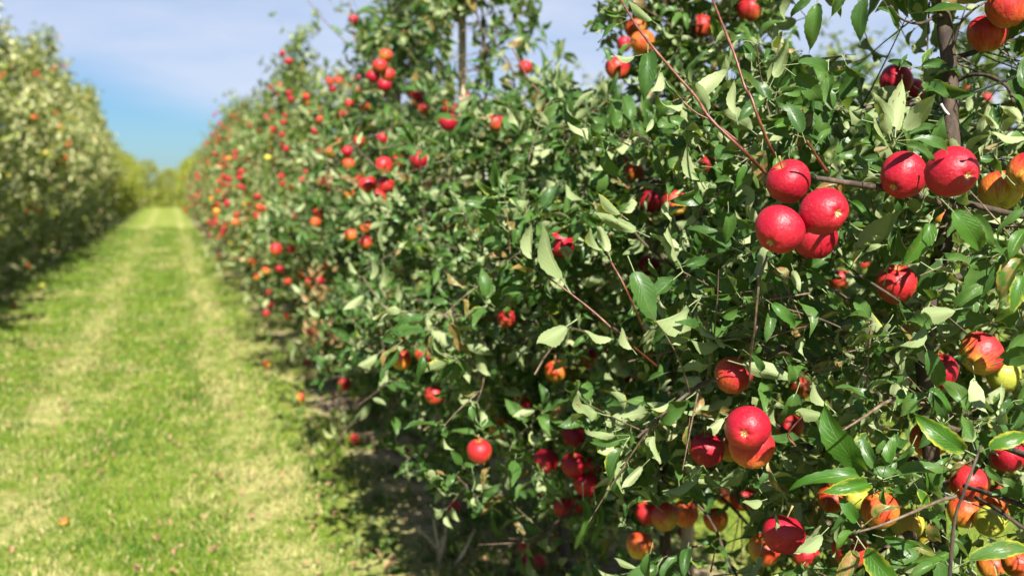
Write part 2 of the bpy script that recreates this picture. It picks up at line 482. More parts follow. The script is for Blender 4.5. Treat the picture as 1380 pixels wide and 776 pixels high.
# ------------------------------------------------------------------ ground sheet
def gheight(x, y):
    return 0.018 * math.sin(x * 2.1 + 0.4 * math.sin(y * 0.7)) + 0.02 * math.sin(y * 0.9 + x) - 0.03 * math.exp(-((x + 0.85) / 0.25) ** 2) - 0.03 * math.exp(-((x - 0.42) / 0.22) ** 2)
xs = [-900, -300, -100, -40, -20, -10] + [round(-7 + i * 0.25, 3) for i in range(57)] + [10, 16, 30, 80, 300, 900]
ys = [-300, -60, -20, -6] + [round(-3 + i * 0.5, 3) for i in range(107)] + [55, 60, 66, 72, 80, 100, 140, 220, 400, 900, 1500]
gv = []; gf = []
for j, y in enumerate(ys):
    for i, x in enumerate(xs):
        near = abs(x) < 8 and -4 < y < 52
        gv.append((x, y, gheight(x, y) if near else 0.0))
for j in range(len(ys) - 1):
    for i in range(len(xs) - 1):
        a = j * len(xs) + i
        gf.append((a, a + 1, a + len(xs) + 1, a + len(xs)))
tag(link('ground', mesh_pd('ground', gv, gf, M['ground'])), 'mown orchard ground with straw coloured wheel tracks and bare strips', None, None, 'structure')

# grass blades
rg = np.random.default_rng(5)
def np_gheight(x, y):
    return 0.018 * np.sin(x * 2.1 + 0.4 * np.sin(y * 0.7)) + 0.02 * np.sin(y * 0.9 + x) - 0.03 * np.exp(-((x + 0.85) / 0.25) ** 2) - 0.03 * np.exp(-((x - 0.42) / 0.22) ** 2)
def blades(n, x0, x1, y0, y1, hmin, hmax, seed, logy=True):
    g = np.random.default_rng(seed)
    x = g.uniform(x0, x1, n)
    y = y0 * np.exp(g.uniform(0, 1, n) * math.log(y1 / y0)) if logy else g.uniform(y0, y1, n)
    return x, y, g.uniform(hmin, hmax, n)
bx, by, bh = [], [], []
for args in ((185000, -2.9, 0.95, 3.2, 40, 0.014, 0.040, 1), (42000, 0.85, 2.4, 2.5, 22, 0.02, 0.07, 2), (22000, 2.2, 6.5, 2.5, 26, 0.03, 0.09, 3)):
    x, y, h = blades(*args)
    clump = np.sin(x * 9.3 + 2 * np.sin(y * 3.1)) * np.sin(y * 7.7 + 1.7 * np.sin(x * 4.3)) + 0.6 * np.sin(x * 3.1 - y * 2.3)
    keep = np.ones(len(x), bool)
    if args[7] == 2:
        keep = clump > 0.05
    edge = (x > 0.7) & (x < 1.1)
    keep &= ~(edge & (clump < 0.1))
    h = h * (1 + 0.35 * clump.clip(-0.8, 1)) * np.sqrt(np.maximum(y / 5.0, 1)) ** 0.6
    bx.append(x[keep]); by.append(y[keep]); bh.append(h[keep])
bx = np.concatenate(bx); by = np.concatenate(by); bh = np.concatenate(bh)
n = len(bx)
bz = np.where((by > -3) & (by < 50), np_gheight(bx, by), 0) - 0.004
az = rg.uniform(0, 2 * PI, n); lean = rg.uniform(0.1, 1.1, n) * bh; laz = rg.uniform(0, 2 * PI, n)
wd = rg.uniform(0.0015, 0.0035, n) * np.sqrt(np.maximum(by / 3.0, 1))
ca, sa = np.cos(az) * wd, np.sin(az) * wd
lx, ly = np.cos(laz) * lean, np.sin(laz) * lean
V = np.empty((n, 5, 3), np.float32)
V[:, 0] = np.stack([bx - ca, by - sa, bz], 1); V[:, 1] = np.stack([bx + ca, by + sa, bz], 1)
V[:, 2] = np.stack([bx + ca * .8 + lx * .4, by + sa * .8 + ly * .4, bz + bh * .6], 1)
V[:, 3] = np.stack([bx - ca * .8 + lx * .4, by - sa * .8 + ly * .4, bz + bh * .6], 1)
V[:, 4] = np.stack([bx + lx, by + ly, bz + bh], 1)
base = (np.arange(n) * 5)[:, None]
F = np.concatenate([base + np.array([0, 1, 2]), base + np.array([0, 2, 3]), base + np.array([3, 2, 4])], 1)
tag(link('grass', mesh_np('grass', V.reshape(-1, 3), F, 3, M['blades'])), 'short mown green and straw coloured grass of the alley', 'grass', None, 'stuff')

# ------------------------------------------------------------------ leaf templates
LEAF_W = 0.195
def leaf_template(nl, nw, seed, petiole=True, serrate=0.0, curl=None, fold=None):
    """unit leaf along +x, face +z; returns verts, quads/tris as triangles, uv per corner"""
    r = random.Random(seed)
    curl = r.uniform(-0.2, 1.7) if curl is None else curl
    fold = r.uniform(0.1, 0.9) if fold is None else fold
    wave = r.uniform(0.03, 0.12); wf = r.uniform(5, 11); wp = r.uniform(0, 6); twist = r.uniform(-0.7, 0.7)
    side_bend = r.uniform(-0.15, 0.15)
    x = 0.0; z = 0.0
    rows = []
    pl = 0.30 if petiole else 0.0
    c0 = r.uniform(-0.3, 0.5)
    V = []; UV = []; T = []
    if petiole:
        for i, u in enumerate((0.0, 0.5, 1.0)):
            px = u * pl; pz = 0.25 * c0 * (u * (1 - u)) * 0.4
            rr = 0.013 if i else 0.018
            for k in range(3):
                an = 2 * PI * k / 3 + PI / 2
                V.append((px, math.cos(an) * rr, pz + math.sin(an) * rr - (0.006 if i == 2 else 0))); UV.append((0.02, 0.5))
        for i in range(2):
            for k in range(3):
                k2 = (k + 1) % 3
                a, b_, c, d = i * 3 + k, i * 3 + k2, (i + 1) * 3 + k2, (i + 1) * 3 + k
                T += [(a, c, b_), (a, d, c)]
    base = len(V)
    ds = 1.0 / nl
    ang = -c0 * 0.3
    px, pz = pl, 0.0
    pts = [(px, pz, ang)]
    for i in range(nl):
        ang += curl / nl
        px += ds * math.cos(ang); pz -= ds * math.sin(ang)
        pts.append((px, pz, ang))
    for i, (px, pz, ang) in enumerate(pts):
        u = i / nl
        if i == nl: w = 0.004
        else: w = LEAF_W * (math.sin(PI * min(1, (u + 0.03)) ** 0.80) ** 0.75) * (1 - 0.30 * u ** 3) if u > 0 else 0.035
        if serrate and 0 < i < nl: w *= 1 + serrate * (1 if i % 2 else -1)
        for j in range(nw + 1):
            v = -1 + 2 * j / nw
            y = v * w
            zz = abs(y) * fold + wave * math.sin(u * wf + wp + (1.3 if v > 0 else 0)) * abs(v) * (1 - 0.3 * u)
            tw = twist * u
            y2 = y * math.cos(tw) - zz * math.sin(tw); z2 = y * math.sin(tw) + zz * math.cos(tw)
            V.append((px + z2 * math.sin(ang), y2 + side_bend * u * u, pz + z2 * math.cos(ang)))
            UV.append((u, (v + 1) / 2))
    for i in range(nl):
        for j in range(nw):
            a = base + i * (nw + 1) + j; b_ = a + 1; c = b_ + nw + 1; d = a + nw + 1
            T += [(a, c, b_), (a, d, c)] if (i + j) % 2 else [(a, d, b_), (b_, d, c)]
    V = np.array(V, np.float32); T = np.array(T, np.int32); UV = np.array(UV, np.float32)
    return V, T, UV[T.reshape(-1)]
NEAR_T = [leaf_template(6, 4, 10 + i, True) if i % 2 else leaf_template(11, 2, 10 + i, True, serrate=.05) for i in range(12)]
MID_T = [leaf_template(4, 2, 40 + i, True) for i in range(8)]
FAR_T = [leaf_template(3, 2, 70 + i, False) for i in range(6)]
HERO_T = [leaf_template(16, 4, 100 + i, True, serrate=0.045, curl=c, fold=f) for i, (c, f) in enumerate(((0.45, 0.30), (0.9, 0.45), (1.4, 0.30), (0.7, 0.8), (-0.5, 0.4)))]

def leaf_frames(D, Nn):
    D = D / np.linalg.norm(D, axis=1, keepdims=True)
    Nn = Nn - (Nn * D).sum(1, keepdims=True) * D
    Nn = Nn / np.maximum(np.linalg.norm(Nn, axis=1, keepdims=True), 1e-6)
    S = np.cross(Nn, D)
    return D, S, Nn
def leaves_mesh(name, P, D, Nn, L, Wd, ti, templates, mat):
    D, S, Nn = leaf_frames(D, Nn)
    vs, fs, uvs = [], [], []; off = 0
    for k, (V, T, UV) in enumerate(templates):
        idx = np.where(ti == k)[0]
        if not len(idx): continue
        p = P[idx][:, None, :] + L[idx][:, None, None] * (V[None, :, 0:1] * D[idx][:, None, :] + (V[None, :, 1:2] * Wd[idx][:, None, None]) * S[idx][:, None, :] + V[None, :, 2:3] * Nn[idx][:, None, :])
        f = T[None] + (np.arange(len(idx)) * len(V))[:, None, None] + off
        vs.append(p.reshape(-1, 3)); fs.append(f.reshape(-1)); uvs.append(np.tile(UV, (len(idx), 1)))
        off += len(idx) * len(V)
    return mesh_np(name, np.concatenate(vs), np.concatenate(fs), 3, mat, np.concatenate(uvs))

# ------------------------------------------------------------------ tree generator
PROFILE = [(0.40, 0.18), (0.55, 0.34), (0.85, 0.55), (1.2, 0.76), (1.6, 0.72), (1.85, 0.56), (2.05, 0.38), (2.3, 0.22), (2.8, 0.13), (3.4, 0.05)]
def prof(z, H=3.2):
    zz = z if z < 1.8 else 1.8 + (z - 1.8) * (1.6 / max(H - 1.8, 0.2))
    P = PROFILE
    if zz <= P[0][0]: return P[0][1]
    for (a, ra), (b_, rb) in zip(P, P[1:]):
        if zz <= b_: return ra + (rb - ra) * (zz - a) / (b_ - a)
    return 0.04
class TreeGeo:
    def __init__(s): s.P = []; s.D = []; s.N = []; s.L = []; s.twigs = []; s.branches = []; s.trunk = None; s.own = []
    def leaf(s, p, d, n, l): s.P.append(tuple(p)); s.D.append(tuple(d)); s.N.append(tuple(n)); s.L.append(l)
    def arrays(s): return np.array(s.P), np.array(s.D), np.array(s.N), np.array(s.L)
def rvec(r): return Vector((r.gauss(0, 1), r.gauss(0, 1), r.gauss(0, 1)))
def add_shoot(g, r, start, d, length, lsize, spacing, rad=0.0022, droop=0.25, tuft=5, curve=None):
    n = max(3, int(length / 0.05))
    d = Vector(d).normalized()
    pts = [Vector(start)]
    t = d.copy()
    bend = rvec(r) * 0.05
    for i in range(n):
        t = (t + bend + Vector((0, 0, -droop * 0.12))).normalized()
        pts.append(pts[-1] + t * (length / n))
    g.twigs.append((pts, rad, rad * 0.45))
    place_leaves(g, r, pts, lsize, spacing, tuft)
def place_leaves(g, r, pts, lsize, spacing, tuft, skip=0.08):
    seg = [(pts[i + 1] - pts[i]).length for i in range(len(pts) - 1)]
    total = sum(seg); s_ = total * skip; phi = r.uniform(0, 6.28)
    UP = Vector((0, 0, 1))
    while s_ < total:
        a = s_; i = 0
        while i < len(seg) - 1 and a > seg[i]: a -= seg[i]; i += 1
        p = pts[i].lerp(pts[i + 1], min(1, a / max(seg[i], 1e-6)))
        t = (pts[i + 1] - pts[i]).normalized()
        q = t.cross(Vector((0.3, 0.2, 0.93)))
        if q.length < .1: q = t.cross(Vector((1, 0, 0)))
        q.normalize(); q2 = t.cross(q)
        rad = q * math.cos(phi) + q2 * math.sin(phi)
        d = (t * r.uniform(.2, .9) + rad * r.uniform(.7, 1.1) + rvec(r) * .15 - UP * r.uniform(-0.1, .55)).normalized()
        nn = (t * .5 + UP * r.uniform(-0.75, 0.75) + rvec(r) * .75)
        g.leaf(p, d, nn, lsize * r.uniform(.42, 1.12))
        phi += 2.4; s_ += spacing * r.uniform(.6, 1.4)
    tip = pts[-1]; t = (pts[-1] - pts[-2]).normalized()
    for k in range(tuft):
        q = t.cross(rvec(r)).normalized()
        d = (t * r.uniform(.3, 1.2) + q * .8 - UP * r.uniform(-.1, .3)).normalized()
        g.leaf(tip, d, t * .6 + UP * .5 + rvec(r) * .5, lsize * r.uniform(.45, .95))
def gen_tree(seed, H=3.2, nb=20, shoots=20, lsize=0.072, spacing=0.030, rscale=1.0, leader_shoots=5, trunk_r=0.022, density=1.0, wide=1.0, ps=1.0, zb=.60):
    """a slender spindle apple tree, base at the origin"""
    r = random.Random(seed)
    g = TreeGeo()
    tp = []
    wx, wy = r.uniform(-.5, .5), r.uniform(-.5, .5)
    for i in range(9):
        z = (H - 0.25) * i / 8
        tp.append(Vector((0.05 * math.sin(z * 1.9 + wx * 6) - 0.05 * math.sin(wx * 6), 0.05 * math.sin(z * 1.6 + wy * 6) - 0.05 * math.sin(wy * 6), z)))
    g.trunk = (tp, [trunk_r * (1.15 - 0.95 * i / 8) for i in range(9)])
    def trunk_at(z):
        i = min(7, max(0, int(z / (H - .25) * 8))); f = z / (H - .25) * 8 - i
        return tp[i].lerp(tp[i + 1], min(1, max(0, f)))
    phi = r.uniform(0, 6)
    for b in range(nb):
        z0 = zb + (H - .25 - zb) * (b / (nb - 1)) ** 1.15
        rad = prof(max(min(z0 + 0.12, H - .05) / ps, .75 if zb < .5 else 0), H / ps) * rscale * r.uniform(.8, 1.12)
        phi += 2.4 + r.uniform(-.3, .3)
        dr = Vector((math.cos(phi) * wide, math.sin(phi), 0))
        p0 = trunk_at(z0)
        rise = r.uniform(.0, .45) if z0 > 0.9 else r.uniform(-.35, .15)
        pts = [p0]
        for k in range(1, 7):
            f = k / 6
            pts.append(p0 + dr * rad * f + Vector((r.gauss(0, .015), r.gauss(0, .015), rad * (rise * f - 0.35 * f * f * f) + r.gauss(0, .012))))
        br = 0.0105 * (1 - .55 * z0 / H)
        g.branches.append((smooth_path(pts, 2), br, br * .35))
        ns = max(3, int(shoots * (0.35 + 0.8 * rad / 0.75) * density))
        for k in range(ns):
            f = r.random() ** 0.75
            ii = f * 6; i0 = min(5, int(ii))
            p = pts[i0].lerp(pts[i0 + 1], ii - i0)
            side = Vector((-dr.y, dr.x, 0)) * r.uniform(-1.2, 1.2)
            d = dr * r.uniform(-.1, .8) + side + Vector((0, 0, r.uniform(-.75, .95)))
            ln = r.uniform(.10, .27) * (1.0 if z0 < 2.0 else 1.15)
            add_shoot(g, r, p, d, ln, lsize * r.uniform(.85, 1.1), spacing, tuft=4)
        add_shoot(g, r, pts[-1], dr * .8 + Vector((0, 0, r.uniform(-.3, .5))), r.uniform(.10, .25), lsize, spacing, tuft=5)
    for k in range(leader_shoots):
        z0 = H - .3 - r.random() * 0.55
        p = trunk_at(z0)
        a = r.uniform(0, 6.28)
        add_shoot(g, r, p, Vector((math.cos(a) * .35, math.sin(a) * .35, 1)), r.uniform(.3, .6), lsize * .9, spacing * 1.3, rad=.0035, droop=-0.1, tuft=4)
    return g

def twig_mesh(name, twigs, mat, seg=4, step=1):
    T = Tubes()
    for pts, r0, r1 in twigs:
        pp = pts[::step] if len(pts) > 2 * step else [pts[0], pts[-1]]
        n = len(pp)
        T.add(pp, [r0 + (r1 - r0) * i / (n - 1) for i in range(n)], seg, False)
    return T.mesh(name, mat)

ORDX = ['seventeenth','eighteenth','nineteenth','twentieth','twenty-first','twenty-second','twenty-third','twenty-fourth','twenty-fifth','twenty-sixth','twenty-seventh','twenty-eighth']
ORD = ['first', 'second', 'third', 'fourth', 'fifth', 'sixth', 'seventh', 'eighth', 'ninth', 'tenth', 'eleventh', 'twelfth', 'thirteenth', 'fourteenth', 'fifteenth', 'sixteenth'] + ORDX

# ------------------------------------------------------------------ apples: meshes
def apple_mesh(name, seg, rings, mat, seed):
    r = random.Random(seed)
    a5 = r.uniform(0, 6); squash = r.uniform(.90, .96); lop = r.uniform(-.03, .03)
    prof_ = []
    for i in range(rings + 1):
        t = PI * i / rings                    # 0 at the stalk, pi at the calyx
        rr = math.sin(t) ** 0.88
        z = math.cos(t)
        z *= squash
        if z > 0: rr *= 1.0 + 0.05 * math.sin(t * 2)
        else: rr *= 1.0 - 0.07 * abs(math.sin(t * 2))
        # hollows
        z -= 0.30 * math.exp(-(rr / 0.20) ** 2) if i < rings / 2 else 0
        z += 0.20 * math.exp(-(rr / 0.17) ** 2) if i >= rings / 2 else 0
        prof_.append((rr, z))
    V = [(0, 0, prof_[0][1])]; F = []
    for i in range(1, rings):
        rr, z = prof_[i]
        low = max(0, -math.cos(PI * i / rings))
        for k in range(seg):
            an = 2 * PI * k / seg
            f = 1 + 0.034 * math.cos(5 * an + a5) * (low + .2) + 0.035 * math.cos(2 * an + a5 * 2)
            V.append((rr * f * math.cos(an), rr * f * math.sin(an), z + lop * rr * math.cos(an) + 0.018 * low * math.cos(5 * an + a5)))
    V.append((0, 0, prof_[-1][1]))
    for k in range(seg):
        F.append((0, 1 + k, 1 + (k + 1) % seg))
        for i in range(rings - 2):
            a = 1 + i * seg + k; b_ = 1 + i * seg + (k + 1) % seg
            F.append((a, a + seg, b_ + seg, b_))
        l = 1 + (rings - 2) * seg
        F.append((len(V) - 1, l + (k + 1) % seg, l + k))
    return mesh_pd(name, V, F, mat)
HI = {k: [apple_mesh('apple_' + k, 36, 22, AK[k], s) for s in (1, 2, 3)] for k in AK}
LO = {k: [apple_mesh('apple_small_' + k, 14, 10, AK[k], s) for s in (4, 5)] for k in AK}
STEM = [Tubes().add([(0, 0, .58), (b_ * .3, 0, .85), (b_, .02, 1.15), (b_ * 1.6, .05, 1.45)], [.05, .034, .034, .06], 6).mesh('stem', M['stem']) for b_ in (.05, -.12, .18)]
def calyx_mesh():
    V = []; F = []
    for k in range(5):
        a = 2 * PI * k / 5
        for (rr, da, z) in ((.04, -.5, -.74), (.04, .5, -.74), (.11, .42, -.82), (.11, -.42, -.82), (.17, 0.12, -.90)):
            V.append((rr * math.cos(a + da), rr * math.sin(a + da), z))
        b_ = k * 5
        F += [(b_, b_ + 1, b_ + 2, b_ + 3), (b_ + 3, b_ + 2, b_ + 4)]
    c = len(V)
    V += [(0.06 * math.cos(2 * PI * k / 6), 0.06 * math.sin(2 * PI * k / 6), -.72) for k in range(6)] + [(0, 0, -.84)]
    F += [(c + k, c + (k + 1) % 6, c + 6) for k in range(6)]
    return mesh_pd('calyx', V, F, M['calyx'])
CAL = calyx_mesh()
apple_no = [0]
def put_apple(pos, rad, kind, stem_dir, sunside, label, group, hi=True, parts=True, name='apple', seed=None, parent=None):
    r = random.Random(apple_no[0] * 7 + 3)
    apple_no[0] += 1
    z = Vector(stem_dir).normalized()
    x = Vector(sunside) - z * Vector(sunside).dot(z)
    if x.length < .05: x = z.orthogonal()
    x.normalize(); y = z.cross(x)
    me = (HI if hi else LO)[kind]
    o = link(name, me[r.randrange(len(me))])
    m = Matrix((x, y, z)).transposed().to_4x4()
    sx = r.uniform(.97, 1.04)
    o.matrix_world = Matrix.Translation(pos) @ m @ Matrix.Diagonal((rad * sx, rad / sx, rad * r.uniform(.96, 1.04), 1))
    tag(o, label, 'apple', group)
    if parts:
        s = link('stem', STEM[r.randrange(3)], o)
        if hi:
            c = link('calyx', CAL, o)
    return o

# hero apples: (x, y, diameter in px of the photograph, real diameter m, kind, calyx offset or None, label)
APP = [
 (1063, 245, 61, .075, 'crimson', None, 'crimson apple with its stalk hollow facing up, top left of the cluster of four'),
 (1111, 285, 65, .076, 'crimson', (.62, .08), 'crimson apple with pale calyx facing right, right one of the cluster of four'),
 (1050, 310, 66, .077, 'crimson', (-.40, .62), 'crimson speckled apple at the lower left of the cluster of four'),
 (1098, 322, 58, .075, 'crimson', None, 'shaded crimson apple tucked behind and below the cluster of four'),
 (1217, 237, 62, .075, 'crimson', (-.42, .55), 'round crimson apple left of the large one in front of the trunk'),
 (1284, 232, 69, .078, 'crimson', (.62, .18), 'largest crimson apple with pale calyx star, right of the pair before the trunk'),
 (1348, 258, 56, .075, 'orange', (.0, .75), 'yellow bottomed orange apple half behind a red one at the right edge'),
 (1386, 234, 58, .074, 'red', (-.55, .45), 'red apple cut by the right edge of the photo, overlapping an orange one'),
 (1331, 45, 52, .074, 'red', None, 'lower red apple of the pair hanging against the sky at top right'),
 (1357, 10, 56, .076, 'red', None, 'upper red apple of the pair at the top right corner'),
 (1207, 108, 43, .074, 'crimson', (-.55, .45), 'dark red apple left of the trunk under a dark leaf against the sky'),
 (1229, 126, 40, .072, 'crimson', None, 'dark red apple mostly hidden behind another and pale upright leaves'),
 (1208, 383, 54, .075, 'red', None, 'pink apple with yellow bottom hanging alone on a straight thin twig'),
 (1322, 477, 57, .076, 'red', (-.50, .55), 'red and yellow apple with dark calyx at right, shadow falling across it'),
 (1352, 506, 44, .070, 'yellow', None, 'yellow-green apple below the red and yellow apple at right'),
 (988, 506, 53, .075, 'red', None, 'pinkish red apple hanging alone above the crimson pair at lower centre'),
 (1007, 577, 61, .077, 'crimson', (-.14, .28), 'crimson apple with calyx facing the viewer, front of the lower centre pair'),
 (1013, 603, 60, .076, 'red', None, 'red apple behind and below the crimson one facing the viewer'),
 (953, 606, 48, .074, 'crimson', None, 'dark shaded crimson apple left of the crimson pair under a pale leaf'),
 (985, 603, 42, .072, 'orange', None, 'orange apple squeezed between the dark crimson one and the crimson pair'),
 (1306, 651, 53, .075, 'red', None, 'red apple crossed by a thin forked branch at lower right'),
 (1335, 702, 43, .066, 'yellow', (.1, .55), 'plain yellow-green apple at lower right beneath dark branches'),
 (1300, 690, 46, .072, 'orange', None, 'yellow-orange apple partly behind a leaf below the branch-crossed apple'),
 (1340, 676, 46, .072, 'orange', None, 'peach coloured apple behind dark crossing branches at lower right'),
 (1056, 720, 56, .076, 'crimson', None, 'crimson apple with a pale leaf hanging over its left, at bottom'),
 (1030, 741, 44, .072, 'orange', None, 'orange apple just below left of the crimson one at bottom'),
 (1086, 748, 36, .070, 'red', None, 'small orange-red apple below a pale hanging leaf at bottom'),
 (1121, 672, 40, .070, 'orange', None, 'orange apple behind leaves, left one of the lower right cluster'),
 (1150, 668, 38, .070, 'yellow', None, 'yellow-orange apple behind leaves at the top of the lower right cluster'),
 (1186, 688, 50, .074, 'orange', None, 'peach and orange apple on the right of the lower right cluster'),
 (1146, 742, 48, .075, 'red', None, 'red apple behind the large yellow edged leaf at bottom'),
 (1222, 706, 44, .070, 'yellow', None, 'green-yellow apple in shade behind a dark leaf below the grey twig'),
 (1261, 738, 44, .070, 'yellow', None, 'shaded green-yellow apple beside the dark upright twig at bottom'),
 (1336, 762, 38, .068, 'orange', None, 'yellow and orange apple at the bottom edge near the corner'),
 (1372, 758, 44, .072, 'orange', None, 'orange apple in the bottom right corner of the photo'),
 (1265, 500, 50, .075, 'crimson', None, 'dark crimson apple in deep shade left of the red and yellow apple'),
 (1252, 592, 50, .075, 'orange', None, 'shaded orange-red apple behind a yellow edged leaf rosette at right'),
 (1358, 612, 48, .074, 'crimson', None, 'dark red apple in shade behind the yellow edged leaf at right'),
 (1132, 377, 30, .073, 'red', None, 'small red apple in shade deep inside the tree below the cluster of four'),
 (1160, 352, 24, .073, 'red', None, 'small red apple inside the tree right of the cluster of four'),
 (1270, 291, 28, .073, 'orange', None, 'orange-red apple deep behind the large pair before the trunk'),
 (1062, 575, 40, .075, 'red', None, 'red apple half hidden by folded leaves right of the crimson pair'),
 (1078, 523, 32, .074, 'orange', None, 'orange apple peeping between leaves above right of the crimson pair'),
 (910, 274, 36, .074, 'red', (.45, .5), 'bright red apple right of a hanging leaf at upper centre'),
 (876, 272, 32, .074, 'crimson', None, 'red apple left of the bright one at upper centre'),
 (853, 221, 28, .072, 'crimson', None, 'small dark red apple above a yellow one at upper centre'),
 (855, 233, 28, .070, 'orange', None, 'yellow bottomed apple under the small dark red one at upper centre'),
 (875, 357, 28, .073, 'crimson', None, 'crimson apple half behind a glossy dark leaf at centre'),
 (955, 222, 24, .073, 'red', None, 'small red apple beside the base of the long red shoot'),
 (832, 92, 32, .074, 'red', None, 'red apple at the upper left of the near tree beside pale leaves'),
 (857, 38, 30, .073, 'orange', None, 'upper orange apple of the top pair behind the long red shoot'),
 (866, 58, 34, .074, 'orange', None, 'lower orange apple of the top pair behind the long red shoot'),
 (841, 60, 22, .072, 'crimson', None, 'small dark red apple left of the top orange pair'),
 (945, 36, 32, .074, 'red', None, 'red apple between two long red shoots near the top'),
 (1010, 14, 34, .074, 'red', None, 'red apple at the top edge right of the second red shoot'),
 (646, 608, 34, .074, 'red', None, 'lone pinkish red apple hanging from a leafy tip at lower centre-left'),
 (794, 482, 27, .073, 'red', None, 'small pink apple right of an orange one at centre-left'),
 (749, 500, 30, .073, 'orange', None, 'orange apple behind a pale leaf at centre-left'),
 (773, 506, 22, .070, 'yellow', None, 'yellow apple between the orange and the pink ones at centre-left'),
 (683, 430, 27, .073, 'red', None, 'coral red apple at the end of a long thin bare twig'),
 (585, 532, 26, .073, 'red', None, 'red apple alone above shaded foliage at left of centre'),
 (773, 588, 32, .074, 'crimson', None, 'topmost dark red apple of the shaded bunch under the canopy'),
 (736, 621, 33, .074, 'crimson', (-.1, .55), 'dark red apple with pale calyx, leftmost of the shaded bunch'),
 (773, 627, 34, .074, 'crimson', None, 'dark red apple in the middle of the shaded bunch'),
 (790, 652, 34, .074, 'crimson', None, 'dull red apple lowest right of the shaded bunch'),
 (802, 626, 26, .073, 'crimson', None, 'dark red apple at the right of the shaded bunch, half hidden'),
 (760, 683, 30, .073, 'crimson', None, 'dark apple below the shaded bunch above the leaning trunk'),
 (784, 678, 26, .073, 'crimson', None, 'dark crimson apple below the shaded bunch beside hanging leaves'),
 (896, 697, 38, .074, 'red', (.05, .6), 'red apple with dark calyx, front one of three at bottom centre'),
 (873, 690, 34, .073, 'red', None, 'red apple at the left of the three at bottom centre'),
 (923, 692, 36, .074, 'orange', None, 'orange-red apple at the right of the three at bottom centre'),
 (862, 735, 38, .073, 'orange', None, 'orange apple behind a curled leaf under the three at bottom centre'),
 (925, 718, 24, .072, 'crimson', None, 'dark red apple tucked under the right of the three'),
 (851, 511, 24, .073, 'crimson', None, 'small crimson apple in a dark gap left of the lone pinkish apple'),
 (1001, 672, 34, .074, 'red', None, 'shaded red apple below the crimson pair with a jagged pale leaf before it'),
 (965, 700, 34, .073, 'orange', None, 'yellow-orange apple behind a dark thin twig at bottom centre'),
 (976, 668, 24, .072, 'orange', None, 'small peach apple above the yellow-orange one at bottom centre'),
 (900, 628, 26, .073, 'red', None, 'small red apple in shade left of the dark crimson one'),
 (668, 166, 24, .074, 'red', None, 'red apple at the top of the row below the slim wooden cane'),
 (604, 165, 24, .074, 'crimson', None, 'crimson apple, lower of two left of the slim wooden cane'),
 (605, 146, 20, .073, 'red', None, 'red apple, upper of two left of the slim wooden cane'),
 (572, 147, 17, .073, 'red', None, 'pink-red apple between the brown post and the slim cane'),
 (563, 130, 16, .073, 'crimson', None, 'crimson apple beside the foot of the brown post'),
 (520, 75, 19, .074, 'orange', None, 'top apple of the red bunch hanging against the sky'),
 (512, 89, 20, .074, 'red', None, 'second apple down of the red bunch hanging against the sky'),
 (503, 103, 20, .074, 'crimson', None, 'left apple of the red bunch hanging against the sky'),
 (523, 101, 20, .074, 'red', None, 'right apple of the red bunch hanging against the sky'),
 (518, 115, 19, .074, 'crimson', None, 'bottom apple of the red bunch hanging against the sky'),
 (482, 106, 11, .073, 'red', None, 'single small red apple against the sky between two bunches'),
 (444, 110, 12, .073, 'red', None, 'left apple of the small bunch high above the row'),
 (456, 109, 12, .073, 'red', None, 'right apple of the small bunch high above the row'),
 (448, 120, 12, .073, 'crimson', None, 'lowest apple of the small bunch high above the row'),
 (612, 234, 18, .070, 'yellow', None, 'bright yellow apple, right of the yellow pair in the middle of the row'),
 (597, 240, 15, .070, 'yellow', None, 'bright yellow apple, left of the yellow pair in the middle of the row'),
 (627, 236, 16, .072, 'red', None, 'red apple touching the right side of the yellow pair'),
 (634, 254, 15, .070, 'yellow', None, 'yellow apple below the red one beside the yellow pair'),
 (577, 250, 16, .072, 'orange', None, 'orange apple left below the yellow pair in the middle of the row'),
 (538, 217, 18, .073, 'red', None, 'coral apple up left from the yellow pair, among grey green leaves'),
 (473, 317, 19, .073, 'orange', None, 'orange apple left of a red group near the blurred leaning shoot'),
 (493, 307, 17, .073, 'orange', None, 'orange apple above a red one near the blurred leaning shoot'),
 (493, 327, 18, .073, 'red', None, 'red apple under an orange one near the blurred leaning shoot'),
 (425, 300, 15, .073, 'orange', None, 'orange apple with yellow side midway along the right row'),
 (429, 287, 14, .073, 'red', None, 'red apple above the yellow sided one midway along the right row'),
 (372, 336, 18, .073, 'red', None, 'large red apple on the outer side of the row facing the alley'),
 (392, 336, 13, .073, 'red', None, 'smaller red apple right beside the large one facing the alley'),
 (420, 381, 18, .073, 'red', None, 'red apple near rusty brown leaves low in the right row'),
 (430, 378, 14, .073, 'crimson', None, 'crimson apple touching the one near rusty brown leaves'),
 (421, 447, 15, .073, 'red', None, 'red apple in a patch of dry leaves at the bottom of the row'),
 (446, 457, 14, .073, 'red', None, 'pink-red apple low right of the dry leaf patch'),
 (388, 426, 12, .073, 'red', None, 'small red apple left of the dry leaf patch at the skirt of the row'),
 (361, 213, 10, .070, 'yellow', None, 'tiny bright yellow apple high in the far part of the right row'),
 (492, 145, 15, .073, 'orange', None, 'orange apple left of the brown post at the top edge of the foliage'),
]
APOS = []
for a in APP:
    APOS.append([a[0], a[1], FPX * a[3] / a[2], a[3] / 2])
for it in range(30):          # fruit touch but never run into each other: the one behind moves back
    for i in range(len(APOS)):
        for j in range(i + 1, len(APOS)):
            A, B = APOS[i], APOS[j]
            if abs(A[0] - B[0]) + abs(A[1] - B[1]) > 200: continue
            dist = (at(*A[:3]) - at(*B[:3])).length
            need = (A[3] + B[3]) * .97
            if dist < need:
                back = B if (B[2], j) >= (A[2], i) or (j > i and abs(A[2] - B[2]) < .05) else A
                back[2] += (need - dist) * .6 + .002
hero_c = []
view = []
